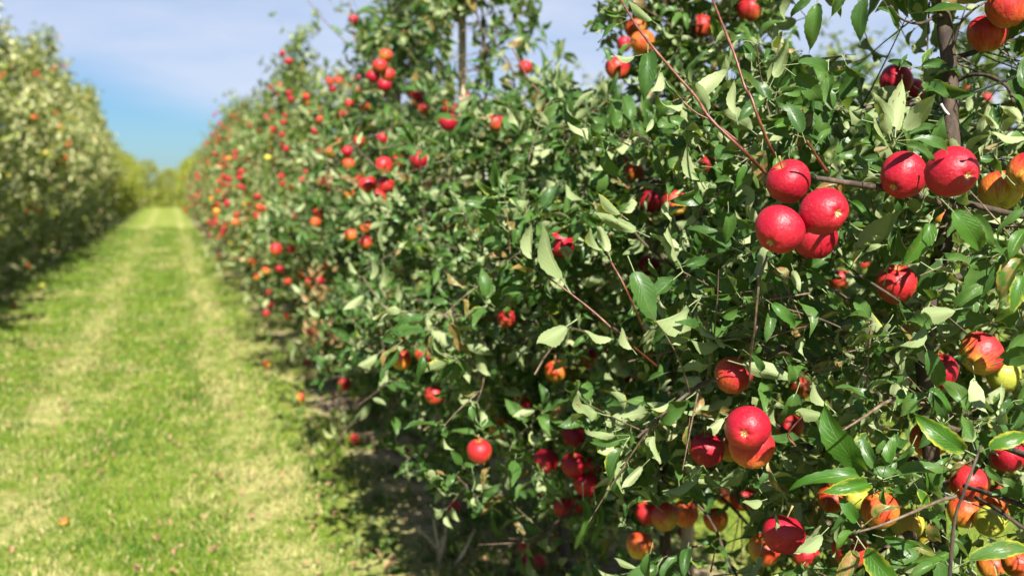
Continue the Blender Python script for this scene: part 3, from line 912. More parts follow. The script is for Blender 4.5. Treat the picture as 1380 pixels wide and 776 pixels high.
for (px, py, dpx, dr, kind, cal, label), ap_ in zip(APP, APOS):
    depth = ap_[2]
    c = at(px, py, depth)
    hero_c.append((px, py, dpx / 2, depth))
    v = (cam.location - c).normalized()
    rt = v.cross(Vector((0, 0, 1))).normalized() * -1
    up = rt.cross(v) * -1
    if up.z < 0: up = -up
    r = random.Random(int(px * 3 + py))
    if cal:
        o2 = min(.98, cal[0] ** 2 + cal[1] ** 2)
        cd = rt * cal[0] - up * cal[1] + v * math.sqrt(1 - o2)
        sd = -cd
    elif label.startswith('crimson apple with its stalk'):
        sd = (up * .80 + v * .42 - rt * .42)
    else:
        sd = Vector((r.uniform(-.35, .35), r.uniform(-.35, .25), 1))
    near = depth < 3.4
    grp = 'apples on the near trees of the right row' if near else 'apples further along the right row'
    put_apple(c, dr / 2, kind, sd, sun_dir * .7 + v * .8 + rvec(r) * .25, label, grp, hi=depth < 5, parts=depth < 7)

# ------------------------------------------------------------------ hero shoots and branches  (px, py, depth) paths
def dd(x): return 2.02 - (min(max(x, 650), 1380) - 700) / 680 * 0.52
HB = [  # points, radius mm start / end, material, kind, tree, name
 ([(1278, -60, 1.86), (1272, 20, 1.84), (1280, 100, 1.83), (1282, 190, 1.80), (1290, 260, 1.82), (1275, 320, 1.83), (1254, 400, 1.84), (1246, 480, 1.84), (1250, 560, 1.86), (1262, 700, 1.90), (1268, 900, 1.98)], 13.5, 16.5, 'bark', 0, 'trunk'),
 ([(1100, 240, 1.60), (1145, 247, 1.62), (1200, 255, 1.66), (1250, 268, 1.74), (1290, 282, 1.80)], 5.0, 8.5, 'bark_old', 0, 'branch'),
 ([(1420, 300, 1.72), (1350, 285, 1.74), (1310, 276, 1.76), (1285, 270, 1.82)], 6.0, 7.0, 'bark', 0, 'branch'),
 ([(1284, 115, 1.83), (1305, 102, 1.80), (1335, 103, 1.76), (1358, 118, 1.73), (1366, 138, 1.71)], 4.6, 3.0, 'bark', 0, 'branch'),
 ([(1276, 22, 1.84), (1262, 22, 1.80), (1240, 32, 1.74), (1215, 26, 1.70), (1200, 8, 1.68)], 4.0, 1.8, 'bark', 0, 'branch'),
 ([(1284, 60, 1.84), (1292, 35, 1.82), (1310, 15, 1.80), (1330, 2, 1.80)], 4.0, 2.0, 'bark_old', 0, 'branch'),
 ([(1115, 232, 1.60), (1100, 210, 1.58), (1088, 190, 1.56)], 3.2, 2.0, 'twig', 0, 'shoot'),
 ([(834, -4, 1.80), (864, 44, 1.76), (908, 97, 1.72), (938, 131, 1.70), (958, 161, 1.68), (1007, 208, 1.68), (1038, 238, 1.76), (1080, 262, 1.9)], 2.2, 4.2, 'twig', 1, 'shoot'),
 ([(905, 122, 1.74), (935, 150, 1.73), (960, 164, 1.72), (994, 190, 1.70)], 1.3, 2.4, 'twig', 1, 'shoot'),
 ([(958, -6, 1.74), (978, 44, 1.70), (991, 77, 1.68), (1004, 118, 1.67), (1012, 131, 1.66), (1024, 165, 1.66), (1044, 210, 1.72), (1070, 240, 1.85)], 2.4, 3.6, 'twig', 0, 'shoot'),
 ([(720, 362, 2.00), (760, 389, 1.98), (800, 420, 1.97), (834, 451, 1.96), (862, 474, 2.00), (900, 505, 2.15), (940, 530, 2.5)], 1.8, 3.4, 'twig', 1, 'shoot'),
 ([(823, 352, 1.98), (840, 382, 1.96), (855, 415, 1.98), (866, 440, 2.05), (885, 480, 2.2)], 2.0, 2.8, 'twig', 1, 'shoot'),
 ([(846, 300, 2.05), (868, 328, 2.05), (893, 348, 2.08), (920, 370, 2.15)], 2.6, 5.0, 'bark_old', 1, 'branch'),
 ([(1208, 358, 1.88), (1212, 325, 1.84), (1218, 295, 1.80), (1224, 268, 1.74)], 2.2, 2.4, 'twig_grey', 0, 'shoot'),
 ([(1034, 345, 1.62), (1024, 375, 1.62), (1020, 410, 1.63), (1016, 450, 1.66), (1010, 490, 1.72)], 2.6, 2.0, 'twig_grey', 0, 'shoot'),
 ([(1118, 335, 1.75), (1150, 365, 1.78), (1180, 385, 1.80), (1215, 408, 1.82), (1240, 430, 1.85)], 2.4, 3.6, 'bark', 0, 'shoot'),
 ([(1055, 415, 1.70), (1100, 428, 1.72), (1140, 445, 1.74), (1180, 470, 1.78), (1215, 500, 1.82), (1240, 520, 1.85)], 1.8, 2.8, 'bark', 0, 'shoot'),
 ([(1135, 580, 1.55), (1165, 561, 1.57), (1192, 543, 1.62), (1215, 535, 1.70), (1245, 536, 1.80)], 2.0, 4.2, 'twig_grey', 0, 'shoot'),
 ([(1279, 790, 1.44), (1284, 720, 1.43), (1289, 690, 1.42), (1300, 660, 1.41), (1312, 628, 1.42), (1322, 600, 1.44)], 3.6, 2.0, 'bark', 0, 'shoot'),
 ([(1150, 718, 1.46), (1185, 708, 1.45), (1225, 692, 1.44), (1262, 676, 1.43), (1290, 668, 1.42)], 1.8, 3.0, 'twig_grey', 0, 'shoot'),
 ([(1420, 700, 1.62), (1370, 678, 1.62), (1330, 664, 1.66), (1300, 655, 1.74)], 5.0, 4.5, 'bark', 0, 'branch'),
 ([(1420, 735, 1.60), (1378, 710, 1.60), (1350, 690, 1.62), (1315, 670, 1.72)], 4.0, 3.5, 'bark', 0, 'branch'),
 ([(1082, 560, 1.60), (1062, 585, 1.62), (1072, 600, 1.62)], 1.5, 2.0, 'twig', 0, 'shoot'),
 ([(960, 420, 1.95), (1000, 440, 1.95), (1035, 446, 2.0)], 1.4, 2.2, 'twig_grey', 1, 'shoot'),
 ([(1020, 440, 1.75), (1012, 470, 1.80), (1010, 520, 1.84)], 2.2, 2.4, 'twig_grey', 1, 'shoot'),
 ([(970, 730, 1.95), (985, 760, 1.95), (1000, 790, 1.95)], 2.6, 3.2, 'bark', 1, 'shoot'),
 ([(880, 640, 2.1), (940, 680, 2.1), (965, 715, 2.1), (985, 770, 2.1)], 3.0, 4.0, 'bark', 1, 'shoot'),
 ([(488, 372, 3.2), (520, 415, 3.2), (560, 428, 3.25), (600, 444, 3.3), (660, 470, 3.4)], 2.6, 4.2, 'twig_grey', 2, 'shoot'),
 ([(505, 300, 3.8), (545, 325, 3.8), (580, 350, 3.8), (620, 385, 3.9), (650, 405, 4.0)], 3.0, 4.6, 'twig_grey', 3, 'shoot'),
 ([(590, 420, 2.9), (640, 427, 2.9), (690, 434, 2.95), (735, 440, 3.0)], 1.6, 2.4, 'twig', 2, 'shoot'),
 ([(690, 65, 3.2), (715, 110, 3.2), (752, 152, 3.2), (780, 180, 3.2)], 2.4, 3.6, 'twig', 2, 'shoot'),
 ([(712, 203, 3.1), (760, 203, 3.1), (810, 201, 3.1), (870, 200, 3.1)], 2.6, 4.0, 'bark_old', 2, 'branch'),
 ([(640, 30, 3.9), (668, 60, 3.9), (690, 95, 3.9), (700, 170, 4.0)], 3.0, 4.6, 'bark_old', 3, 'branch'),
 ([(760, 372, 2.6), (795, 378, 2.6), (830, 372, 2.6)], 2.6, 3.0, 'twig_grey', 2, 'shoot'),
 ([(455, 600, 4.6), (470, 575, 4.6), (500, 560, 4.7), (540, 560, 4.9)], 2.4, 4.0, 'twig_grey', 4, 'shoot'),
 ([(470, 0, 6.4), (480, 60, 6.4), (500, 90, 6.4), (512, 140, 6.5)], 3.6, 6.0, 'twig_grey', 5, 'shoot'),
 ([(400, -20, 6.9), (430, 20, 6.8), (470, 60, 6.7), (508, 84, 6.6)], 3.0, 6.0, 'twig_grey', 5, 'shoot'),
]
# hero leaves: base x, y, tip x, y, width factor, side shown ('t' upper, 'u' under), material, tree, template, depth offset base, tip
HL = [
 (770, 397, 711, 300, 1.15, 'u', 0, 1, 0, 0, -.04), (723, 367, 705, 300, .9, 'u', 0, 1, 1, 0, .03), (778, 430, 718, 470, 1.15, 'u', 0, 1, 1, 0, -.03),
 (837, 458, 777, 452, .8, 'u', 0, 1, 0, 0, -.05), (860, 480, 828, 440, 1, 'u', 0, 1, 1, 0, .0), (819, 349, 784, 305, .8, 'u', 0, 1, 3, 0, 0), (824, 352, 808, 300, .8, 'u', 0, 1, 3, 0, .02),
 (846, 345, 884, 436, 1.15, 't', 0, 1, 0, -.02, -.06), (946, 400, 866, 461, .95, 'u', 0, 1, 3, 0, -.05), (944, 402, 896, 480, .8, 'u', 0, 1, 3, 0, .02),
 (993, 456, 905, 470, .75, 'u', 0, 1, 1, 0, -.05), (876, 320, 802, 285, .7, 'u', 0, 1, 3, 0, .03), (847, 297, 800, 262, .8, 'u', 0, 1, 1, 0, 0), (981, 272, 985, 328, 1.1, 't', 0, 1, 1, 0, 0),
 (900, 262, 896, 300, .9, 'u', 0, 1, 3, 0, .0), (912, 362, 960, 345, .9, 't', 0, 1, 1, 0, .0), (940, 400, 1000, 398, .5, 't', 0, 1, 3, 0, 0),
 (873, 55, 874, 124, .95, 't', 0, 1, 1, 0, -.05), (866, 74, 822, 82, .85, 'u', 0, 1, 1, 0, 0), (893, 82, 880, 136, .95, 'u', 0, 1, 3, 0, 0), (934, 132, 880, 162, .7, 'u', 0, 1, 2, 0, -.04),
 (882, 154, 872, 182, .9, 'u', 0, 1, 0, 0, 0), (890, 36, 842, 3, .7, 'u', 0, 1, 1, 0, 0), (846, 27, 804, 50, .6, 't', 0, 1, 1, 0, 0), (845, 25, 806, 14, .5, 't', 0, 1, 3, 0, 0),
 (1034, 130, 1000, 154, .9, 't', 0, 0, 1, 0, -.05), (995, 170, 980, 106, 1.0, 'u', 0, 1, 0, 0, 0), (958, 162, 944, 112, .8, 'u', 0, 1, 2, 0, .02), (925, 140, 975, 95, .9, 'u', 0, 1, 0, 0, .05),
 (1009, 212, 992, 254, 1.0, 't', 5, 1, 0, 0, 0), (1028, 188, 1021, 250, 1.2, 't', 5, 0, 0, 0, -.03), (1034, 175, 1074, 158, 1.0, 't', 5, 0, 1, 0, 0), (1045, 205, 1052, 236, 1.1, 't', 5, 0, 2, -.05, -.08),
 (1040, 125, 1094, 122, .8, 't', 0, 0, 1, 0, 0), (1086, 193, 1064, 132, 1.1, 't', 0, 0, 0, 0, 0), (1098, 198, 1120, 168, .9, 't', 0, 0, 1, 0, 0), (1036, 120, 1066, 58, .8, 'u', 0, 0, 3, 0, 0),
 (1055, 89, 1131, 78, .75, 't', 0, 0, 2, 0, 0), (1058, 92, 1116, 136, 1.2, 't', 0, 0, 1, .03, .03), (1104, -14, 1092, 66, .9, 't', 0, 0, 1, -.2, -.2), (1170, -20, 1150, 56, 1.1, 't', 0, 0, 0, -.2, -.2),
 (1105, -12, 1066, 15, .8, 't', 0, 0, 2, -.2, -.2), (1150, -25, 1120, 20, .9, 't', 0, 0, 1, -.2, -.2), (1135, 0, 1130, 24, .9, 't', 0, 0, 1, -.18, -.18), (1190, 0, 1216, 40, .6, 't', 0, 0, 1, 0, 0), (1205, 20, 1182, 8, .8, 't', 0, 0, 1, 0, 0),
 (1207, 190, 1262, 124, 1.05, 'u', 0, 0, 0, -.1, -.15), (1205, 190, 1184, 122, .9, 'u', 0, 0, 3, -.1, -.1), (1206, 190, 1211, 120, .9, 'u', 0, 0, 1, -.1, -.05), (1202, 194, 1188, 150, 1.0, 'u', 0, 0, 2, -.1, -.1),
 (1210, 190, 1284, 184, .7, 't', 0, 0, 2, -.12, -.15), (1178, 166, 1112, 150, .7, 'u', 0, 0, 2, -.05, -.1), (1206, 196, 1168, 206, .6, 'u', 4, 0, 1, -.1, -.12), (1208, 192, 1266, 208, .8, 't', 0, 0, 1, -.1, -.12),
 (1208, 188, 1268, 160, .6, 't', 0, 0, 1, -.06, -.06), (1212, 95, 1222, 70, .7, 't', 0, 0, 1, .1, .1), (1240, 92, 1200, 80, .7, 't', 0, 0, 2, .1, .1), (1228, 92, 1282, 80, .8, 't', 0, 0, 1, .1, .1), (1240, 95, 1255, 60, .8, 't', 0, 0, 1, .15, .15),
 (1400, 186, 1324, 186, .7, 'u', 0, 0, 0, -.1, -.1), (1385, 172, 1350, 136, .9, 'u', 0, 0, 3, -.1, -.1), (1352, 180, 1326, 152, .8, 'u', 0, 0, 3, 0, 0), (1352, 190, 1322, 204, .6, 'u', 4, 0, 1, -.05, -.05), (1385, 135, 1375, 70, .8, 't', 0, 0, 1, 0, 0),
 (1150, 246, 1094, 252, .6, 't', 4, 0, 1, -.06, -.08), (1098, 236, 1152, 256, .7, 't', 4, 0, 2, -.06, -.06), (1160, 215, 1180, 246, .8, 'u', 0, 0, 3, 0, 0),
 (1259, 283, 1232, 358, .95, 't', 5, 0, 1, -.1, -.12), (1268, 268, 1330, 330, 1.0, 't', 5, 0, 2, -.12, -.16), (1300, 278, 1345, 330, .9, 't', 0, 0, 1, -.05, -.08),
 (1306, 414, 1226, 428, .9, 'u', 0, 0, 1, -.1, -.12), (1258, 420, 1206, 490, .85, 'u', 0, 0, 1, -.1, -.12), (1392, 296, 1354, 346, 1.0, 't', 5, 0, 0, -.1, -.12), (1392, 332, 1337, 398, .9, 't', 3, 0, 1, -.1, -.12),
 (1384, 356, 1362, 420, 1.0, 't', 3, 0, 0, -.1, -.12), (1395, 280, 1340, 300, .8, 't', 0, 0, 2, -.05, -.05), (1066, 355, 1079, 394, .95, 'u', 0, 0, 0, 0, 0), (1030, 402, 1070, 430, .9, 't', 5, 0, 2, -.08, -.12), (1036, 410, 1040, 455, .9, 't', 0, 0, 1, -.08, -.12),
 (1140, 268, 1174, 287, .7, 't', 5, 0, 1, -.05, -.08), (1196, 330, 1154, 332, .7, 'u', 0, 0, 3, -.05, -.08), (1196, 322, 1168, 318, .7, 'u', 0, 0, 2, 0, 0), (1340, 345, 1300, 352, .7, 't', 0, 0, 1, 0, 0), (1260, 350, 1325, 350, .7, 't', 0, 0, 1, .05, .05),
 (1188, 645, 1104, 594, 1.0, 't', 5, 0, 2, -.05, -.1), (1186, 642, 1158, 590, .9, 't', 0, 0, 1, -.05, -.05), (1190, 640, 1206, 584, 1.0, 't', 5, 0, 0, -.05, -.05), (1186, 648, 1122, 662, .8, 't', 3, 0, 1, -.05, -.1), (1186, 646, 1094, 632, .6, 't', 5, 0, 2, -.05, -.1),
 (1190, 646, 1278, 618, .7, 't', 0, 0, 1, -.05, -.08), (1190, 648, 1231, 648, .8, 't', 5, 0, 2, -.05, -.05), (1192, 650, 1190, 690, .9, 't', 0, 0, 1, -.05, -.05), (1232, 650, 1256, 690, 1.0, 't', 3, 0, 0, -.05, -.05),
 (1318, 610, 1378, 582, 1.0, 't', 3, 0, 2, -.08, -.12), (1316, 614, 1254, 584, .95, 't', 3, 0, 2, -.08, -.12), (1314, 606, 1296, 552, .8, 't', 0, 0, 1, -.08, -.05), (1322, 618, 1350, 655, 1.0, 't', 0, 0, 0, -.08, -.1), (1312, 618, 1275, 640, .9, 't', 0, 0, 1, -.04, -.04),
 (1154, 722, 1210, 800, 1.15, 't', 3, 0, 0, -.06, -.14), (1156, 726, 1134, 790, 1.0, 't', 0, 0, 1, -.06, -.1), (1162, 712, 1122, 732, .8, 't', 5, 0, 1, -.06, -.1), (1160, 710, 1134, 674, 1.1, 't', 5, 0, 1, -.06, -.08), (1166, 706, 1204, 672, .9, 't', 3, 0, 3, -.06, -.08),
 (1176, 720, 1240, 738, .8, 't', 5, 0, 1, -.06, -.1), (1284, 766, 1374, 722, .7, 't', 0, 0, 2, -.05, -.1), (1284, 764, 1284, 716, 1.0, 't', 0, 0, 1, -.04, -.04), (1272, 752, 1218, 728, .7, 't', 5, 0, 1, -.04, -.04), (1286, 770, 1320, 790, 1.1, 't', 3, 0, 1, -.06, -.1),
 (1270, 755, 1225, 775, .8, 't', 0, 0, 1, -.04, -.06), (1117, 710, 1072, 756, .95, 'u', 0, 0, 0, -.08, -.12), (1128, 560, 1060, 556, .8, 'u', 0, 0, 1, -.08, -.1), (1126, 556, 1080, 512, 1.0, 'u', 0, 0, 1, 0, 0),
 (849, 588, 810, 650, .95, 't', 0, 1, 1, -.05, -.08), (849, 586, 779, 588, .45, 'u', 0, 1, 2, -.05, -.05), (847, 590, 797, 602, .7, 't', 0, 1, 1, 0, 0), (876, 618, 834, 660, .7, 'u', 0, 1, 3, -.05, -.05), (984, 558, 943, 588, .85, 'u', 0, 1, 3, -.08, -.12),
 (910, 536, 874, 560, .8, 'u', 0, 1, 1, -.04, -.04), (930, 560, 924, 614, .7, 't', 5, 1, 1, 0, 0), (1034, 672, 998, 684, 1.2, 'u', 0, 1, 0, -.02, -.05), (868, 768, 822, 752, .6, 'u', 0, 1, 1, 0, 0), (1044, 684, 1048, 720, .55, 'u', 0, 0, 3, -.02, -.04),
 (880, 730, 865, 790, .8, 't', 0, 1, 1, 0, 0), (785, 650, 790, 745, .4, 't', 0, 2, 1, .4, .4), (800, 660, 812, 735, .4, 't', 0, 2, 1, .4, .4), (905, 500, 868, 512, .7, 't', 0, 1, 1, 0, 0), (1055, 480, 1078, 520, .9, 't', 0, 0, 2, 0, 0), (1000, 470, 1040, 500, .7, 't', 0, 1, 2, 0, 0),
 (486, 374, 466, 352, .8, 'u', 0, 2, 1, 1.2, 1.2), (500, 388, 506, 340, .6, 'u', 0, 2, 3, 1.2, 1.2), (500, 390, 462, 420, .7, 'u', 0, 2, 1, 1.2, 1.2), (515, 398, 520, 350, .6, 'u', 0, 2, 3, 1.2, 1.2), (540, 420, 535, 375, .7, 'u', 0, 2, 2, 1.2, 1.2),
 (456, 590, 430, 580, 1.0, 'u', 0, 4, 1, 2.6, 2.6), (465, 575, 462, 545, 1.0, 'u', 0, 4, 1, 2.6, 2.6), (470, 572, 505, 545, .9, 'u', 0, 4, 1, 2.6, 2.6), (458, 590, 440, 570, .8, 'u', 0, 4, 2, 2.6, 2.6),
 (1262, 440, 1218, 470, .9, 't', 0, 0, 1, 0, -.02), (1240, 455, 1275, 520, 1.0, 't', 0, 0, 2, -.02, -.05), (1262, 520, 1212, 556, .9, 't', 0, 0, 3, 0, -.02), (1238, 520, 1290, 545, .8, 't', 5, 0, 1, .02, 0),
 (1285, 560, 1240, 600, .9, 't', 0, 0, 1, .02, 0), (1230, 620, 1272, 660, .9, 't', 5, 0, 2, .0, 0), (1290, 600, 1250, 660, .8, 't', 0, 0, 3, .02, 0), (1225, 690, 1280, 704, .9, 't', 0, 0, 1, .02, .02), (1250, 690, 1262, 742, 1.0, 't', 0, 0, 2, .02, .02), (1292, 740, 1236, 760, .8, 't', 5, 0, 1, .02, .02),
 (652, 592, 606, 568, .7, 't', 0, 2, 2, .9, .9), (655, 592, 692, 600, .7, 'u', 0, 2, 1, .9, .9), (655, 590, 690, 570, .7, 't', 0, 2, 1, .9, .9), (730, 550, 690, 560, .9, 'u', 0, 2, 1, .5, .5),
]
LEAF_MATS = {0: M['leaf_obj'], 3: M['leaf_yellow'], 4: M['leaf_brown'], 5: M['leaf_fresh']}
HERO_MESH = {}
def hero_mesh(ti, mk):
    if (ti, mk) not in HERO_MESH:
        V, T, UV = HERO_T[ti]
        HERO_MESH[(ti, mk)] = mesh_np('leaf', V, T, 3, LEAF_MATS[mk], UV)
    return HERO_MESH[(ti, mk)]
NEAR_MESH = [mesh_np('leaf', V, T, 3, M['leaf_obj'], UV) for V, T, UV in NEAR_T]

# ------------------------------------------------------------------ near trees of the right row
TREE_Y = [1.58, 2.70, 3.78, 4.90, 6.00, 7.10]
NEARSPEC = [ # H, rscale, label
 (2.9, .92, 'nearest apple tree with a dark slim trunk, crimson apples and wire tied to it'),
 (2.75, .95, 'second apple tree, with two long bare red shoots reaching up left'),
 (2.15, 1.0, 'low topped third apple tree with thin leaning trunk, sky showing above it'),
 (3.05, .95, 'fourth apple tree whose leafy top reaches the slim pale cane'),
 (3.10, 1.0, 'fifth apple tree with a tall leafy leader in front of the brown post'),
 (2.85, 1.0, 'sixth apple tree with long shoots and a red bunch against the sky'),
]
hl_pts = []
for h in HL:
    bd, td = dd((h[0] + h[2]) / 2) + h[9], dd((h[0] + h[2]) / 2) + h[10]
    hl_pts.append((h[0], h[1], h[2], h[3], min(bd, td), math.hypot(h[0] - h[2], h[1] - h[3])))
SKYWIN = [(748, 40, 46, 62, .93), (790, 85, 22, 40, .9), (1120, 30, 66, 62, .95), (1170, 55, 50, 55, .9), (1232, 65, 34, 50, .8), (1335, 95, 50, 38, .8), (1225, 50, 30, 40, .6), (1000, 60, 30, 40, .2)]
SUNC = [(np.array(at(a[0], a[1], FPX * a[3] / a[2])), a[3] * .5) for a in APP if a[2] > 26 and 'shade' not in a[6] and 'dark' not in a[6] and 'deep' not in a[6]]
SUNL = [(np.array(at((h[0] + h[2]) / 2, (h[1] + h[3]) / 2, dd((h[0] + h[2]) / 2) + h[10])), .022) for h in HL if h[8] < 5 and (h[0] + h[1]) % 3]
SD = np.array(sun_dir)
def cull(P, D, L, origin, k, rng):
    """prune procedural leaves that would hide the carefully placed fruit, leaves and sky gaps"""
    Dn = D / np.linalg.norm(D, axis=1, keepdims=True)
    C = P + origin + Dn * (L * .75)[:, None]
    LPTS = [P + origin + Dn * (L * f)[:, None] for f in (.35, .6, .85, 1.05, 1.2)]
    x, y, d = project(C)
    keep = np.ones(len(P), bool)
    inf = (d > .05) & (x > -150) & (x < 1530) & (y > -200) & (y < 950)
    half = L * .45 * FPX / np.maximum(d, .05)
    for (ax, ay, ar, ad) in hero_c:
        hit = inf & (np.hypot(x - ax, y - ay) < ar * .95 + half * .55) & (d < ad + .03)
        rw_ = ar * ad / FPX
        c3 = np.array(at(ax, ay, ad))
        if ar > 12:
            for q_ in LPTS: keep &= ~(np.linalg.norm(q_ - c3, axis=1) < rw_ * 1.08)
        keep &= ~(hit & (rng.random(len(P)) < (.97 if ar > 20 else .9)))
    for (x0, y0, x1, y1, hd, ln) in hl_pts:
        for f in (.35, .6, .85):
            hit = inf & (np.hypot(x - (x0 + (x1 - x0) * f), y - (y0 + (y1 - y0) * f)) < ln * .20 + half * .45) & (d < hd + .02)
            keep &= ~hit
    for lst, pp in ((SUNC, .90), (SUNL, .6)):
        for c_, r_c in lst:
            lucky = rng.random(len(P)) < pp
            for q_ in (LPTS[1:] if lst is SUNC else [C]):
                w_ = q_ - c_
                tt = w_ @ SD
                pd = np.linalg.norm(w_ - tt[:, None] * SD, axis=1)
                keep &= ~((tt > 0) & (tt < 1.1) & (pd < r_c + .004) & lucky)
    if k <= 2:
        for (cx, cy, rx, ry, p) in SKYWIN:
            hit = inf & (((x - cx) / rx) ** 2 + ((y - cy) / ry) ** 2 < 1)
            keep &= ~(hit & (rng.random(len(P)) < p))
    if k >= 2:
        for (cx, cy, rx, ry, p) in ((621, 80, 15, 66, .95), (545, 128, 14, 26, .9), (660, 65, 42, 78, .78), (712, 110, 26, 40, .6), (590, 100, 14, 40, .6), (440, 60, 46, 50, .5)):
            keep &= ~(inf & (((x - cx) / rx) ** 2 + ((y - cy) / ry) ** 2 < 1) & (rng.random(len(P)) < p))
    if k <= 3:
        for (cx, cy, rx, ry, p) in ((636, 742, 62, 38, .85), (725, 742, 60, 48, .9), (985, 738, 46, 52, .85), (825, 760, 26, 34, .7), (455, 560, 30, 60, .8)):
            keep &= ~(inf & (((x - cx) / rx) ** 2 + ((y - cy) / ry) ** 2 < 1) & (rng.random(len(P)) < p))
    dmin = np.where(x < 700, 1.9, 2.0 - (np.minimum(x, 1400) - 700) / 680 * .50)
    keep &= ~((d > 0) & (d < dmin) & (x > -400) & (x < 1900) & (y > -500) & (y < 1300))
    keep &= ~(np.linalg.norm(C - np.array([0, 0, CAM_H]), axis=1) < 1.0)
    return keep

trees = []
near_geo = []
for k, Y in enumerate(TREE_Y):
    H, rs, label = NEARSPEC[k]
    near = k < 3
    g = gen_tree(200 + k, H=H, nb=24, shoots=32 if near else 26, lsize=.096 if near else .112, spacing=.026 if near else .028, rscale=rs, leader_shoots=3 if k == 2 else 7,
                 trunk_r=.019 if k else .017)
    near_geo.append(g)
    X = ROW_R + (0.0, .02, .03, -.02, .03, 0)[k]
    org = Vector((X, Y, 0))
    # leafy side shoots on the face of the canopy
    rs_ = random.Random(70 + k)
    for (x0, x1, y0, y1, d0, d1, n_) in ((( 1225, 1285, 420, 800, 1.66, 1.76, 26), (1020, 1400, 280, 820, 1.66, 1.95, 62)), ((830, 1060, 120, 800, 1.95, 2.35, 60),), ((600, 860, 190, 660, 2.35, 3.0, 70),),
                                         ((470, 760, 190, 600, 3.2, 4.0, 60),), ((420, 620, 170, 520, 4.3, 5.1, 40),), ())[k]:
        for _ in range(n_):
            p = at(rs_.uniform(x0, x1), rs_.uniform(y0, y1), rs_.uniform(d0, d1)) - org
            if not .35 < p.z < 2.3: continue
            od = Vector((p.x, p.y, 0)).normalized() * .6
            add_shoot(g, rs_, p - od * .12, od + rvec(rs_) * .5 + Vector((0, 0, .2)), rs_.uniform(.10, .2), .084, .026, tuft=5)
    root = link('apple_tree', None, None, org)
    tag(root, label, 'apple tree', 'apple trees in the right-hand row')
    trees.append(root)
    rng = np.random.default_rng(900 + k)
    P, D, Nn, L = g.arrays()
    keep = cull(P, D, L, np.array(org), k, rng)
    P, D, Nn, L = P[keep], D[keep], Nn[keep], L[keep]
    Wd = rng.uniform(.8, 1.12, len(P))
    templates = NEAR_T if near else MID_T
    ti = rng.integers(0, len(templates), len(P))
    # the leaves that show largest: each an object of its own
    C = P + np.array(org) + D * .04
    x, y, d = project(C)
    D1, S1, N1 = leaf_frames(D, Nn)
    toward = np.abs((N1 * ((np.array([0, 0, CAM_H]) - C) / np.linalg.norm(C - np.array([0, 0, CAM_H]), axis=1, keepdims=True))).sum(1))
    score = np.where((d > .3) & (x > 0) & (x < 1380) & (y > 0) & (y < 776), L / np.maximum(d, .3) ** 2.2 * (.4 + toward), 0)
    n_hero = sum(1 for h in HL if h[7] == k)
    order = np.argsort(-score)[:max(0, (298 if k < 4 else 240) - n_hero)]
    order = order[score[order] > 0]
    sel = np.zeros(len(P), bool); sel[order] = True
    nt_ = len(NEAR_MESH)
    for i in np.where(sel)[0]:
        o = bpy.data.objects.new('leaf', NEAR_MESH[int(rng.integers(0, nt_))])
        COL.objects.link(o); o.parent = root
        m = np.eye(4)
        m[:3, 0] = D1[i] * L[i]; m[:3, 1] = S1[i] * L[i] * Wd[i]; m[:3, 2] = N1[i] * L[i]; m[:3, 3] = P[i]
        o.matrix_basis = Matrix(m.tolist())
    r_ = ~sel
    me = leaves_mesh('foliage', P[r_], D[r_], Nn[r_], L[r_], Wd[r_], ti[r_], templates, M['leaf'])
    tag(link('foliage', me, root), kind='stuff')
    if k:
        tpts, tr_ = g.trunk
        if k == 2:   # thin trunk leaning back towards its root
            tpts = [p + Vector((-.06 * (1 - p.z / 2) , .0, 0)) + Vector((.10, -.10, 0)) * max(0, (0.9 - p.z)) for p in tpts]
        link('trunk', Tubes().add(smooth_path(tpts, 2), list(np.interp(np.linspace(0, 8, 17), range(9), tr_)), 10).mesh('trunk', M['bark']), root)
    for bi, (pts, r0, r1) in enumerate(g.branches):
        n_ = len(pts)
        if k == 0 or True:
            bx_, by_, bd_ = project(np.array([list(p + org) for p in pts]))
            if ((bd_ > 0) & (bd_ < 1.30) & (bx_ > -50) & (bx_ < 1430)).any(): continue
            if k <= 2 and any((((bx_ - cx) / rx) ** 2 + ((by_ - cy) / ry) ** 2 < 1).any() for cx, cy, rx, ry, p_ in SKYWIN[:3]): continue
        link('branch', Tubes().add(pts, [r0 + (r1 - r0) * i / (n_ - 1) for i in range(n_)], 7, False).mesh('branch', M['bark_old']), root)
    tw = []
    for (pts, r0, r1) in g.twigs:
        px_, py_, pd_ = project(np.array([list(p + org) for p in pts]))
        bad = ((pd_ > 0) & (pd_ < 1.5) & (px_ > -50) & (px_ < 1430) & (py_ > -50) & (py_ < 850)).any()
        if not bad:
            for (ax, ay, ar, ad) in hero_c:
                if ((np.hypot(px_ - ax, py_ - ay) < ar + 2) & (pd_ < ad)).any(): bad = True; break
        if not bad and k <= 2:
            for cx, cy, rx, ry, p_ in SKYWIN[:3]:
                if (((px_ - cx) / rx) ** 2 + ((py_ - cy) / ry) ** 2 < 1).any(): bad = True; break
        if not bad: tw.append((pts, r0, r1))
    tag(link('twigs', twig_mesh('twigs', tw, M['twig_grey'], 4), root), kind='stuff')

